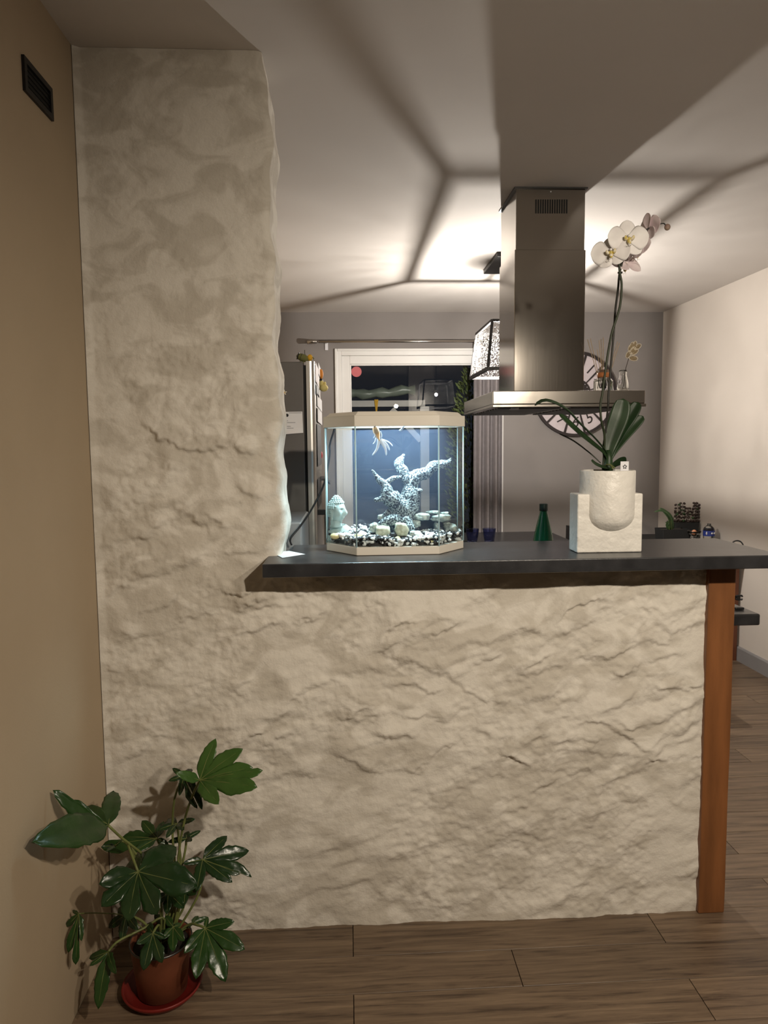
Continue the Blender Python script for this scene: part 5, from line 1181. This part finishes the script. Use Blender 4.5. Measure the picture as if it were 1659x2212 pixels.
palm(Z7(885, 745, 1.90), tr_([(930, 635, 1.96), (790, 630, 1.95), (665, 735, 1.92), (528, 800, 1.90), (740, 830, 1.86), (960, 780, 1.90)]), 'fatsia', (0, -.7, .7), .30, petiole=[Z7(930, 850, 1.90), Z7(1010, 1100, 1.86), fbase])
palm(Z7(1015, 650, 1.86), tr_([(888, 692, 1.84), (945, 742, 1.80), (1060, 690, 1.81), (1132, 620, 1.86), (940, 640, 1.92)]), 'fatsia_dark', (0, -.7, .7), .24, petiole=[Z7(1030, 800, 1.86), Z7(1030, 1000, 1.85), fbase])
palm(Z7(1075, 745, 1.88), tr_([(1166, 695, 1.90), (1110, 760, 1.84), (955, 768, 1.86), (1080, 700, 1.93)]), 'fatsia_dark', (0, -.7, .7), .26, petiole=[Z7(1050, 900, 1.87), fbase])
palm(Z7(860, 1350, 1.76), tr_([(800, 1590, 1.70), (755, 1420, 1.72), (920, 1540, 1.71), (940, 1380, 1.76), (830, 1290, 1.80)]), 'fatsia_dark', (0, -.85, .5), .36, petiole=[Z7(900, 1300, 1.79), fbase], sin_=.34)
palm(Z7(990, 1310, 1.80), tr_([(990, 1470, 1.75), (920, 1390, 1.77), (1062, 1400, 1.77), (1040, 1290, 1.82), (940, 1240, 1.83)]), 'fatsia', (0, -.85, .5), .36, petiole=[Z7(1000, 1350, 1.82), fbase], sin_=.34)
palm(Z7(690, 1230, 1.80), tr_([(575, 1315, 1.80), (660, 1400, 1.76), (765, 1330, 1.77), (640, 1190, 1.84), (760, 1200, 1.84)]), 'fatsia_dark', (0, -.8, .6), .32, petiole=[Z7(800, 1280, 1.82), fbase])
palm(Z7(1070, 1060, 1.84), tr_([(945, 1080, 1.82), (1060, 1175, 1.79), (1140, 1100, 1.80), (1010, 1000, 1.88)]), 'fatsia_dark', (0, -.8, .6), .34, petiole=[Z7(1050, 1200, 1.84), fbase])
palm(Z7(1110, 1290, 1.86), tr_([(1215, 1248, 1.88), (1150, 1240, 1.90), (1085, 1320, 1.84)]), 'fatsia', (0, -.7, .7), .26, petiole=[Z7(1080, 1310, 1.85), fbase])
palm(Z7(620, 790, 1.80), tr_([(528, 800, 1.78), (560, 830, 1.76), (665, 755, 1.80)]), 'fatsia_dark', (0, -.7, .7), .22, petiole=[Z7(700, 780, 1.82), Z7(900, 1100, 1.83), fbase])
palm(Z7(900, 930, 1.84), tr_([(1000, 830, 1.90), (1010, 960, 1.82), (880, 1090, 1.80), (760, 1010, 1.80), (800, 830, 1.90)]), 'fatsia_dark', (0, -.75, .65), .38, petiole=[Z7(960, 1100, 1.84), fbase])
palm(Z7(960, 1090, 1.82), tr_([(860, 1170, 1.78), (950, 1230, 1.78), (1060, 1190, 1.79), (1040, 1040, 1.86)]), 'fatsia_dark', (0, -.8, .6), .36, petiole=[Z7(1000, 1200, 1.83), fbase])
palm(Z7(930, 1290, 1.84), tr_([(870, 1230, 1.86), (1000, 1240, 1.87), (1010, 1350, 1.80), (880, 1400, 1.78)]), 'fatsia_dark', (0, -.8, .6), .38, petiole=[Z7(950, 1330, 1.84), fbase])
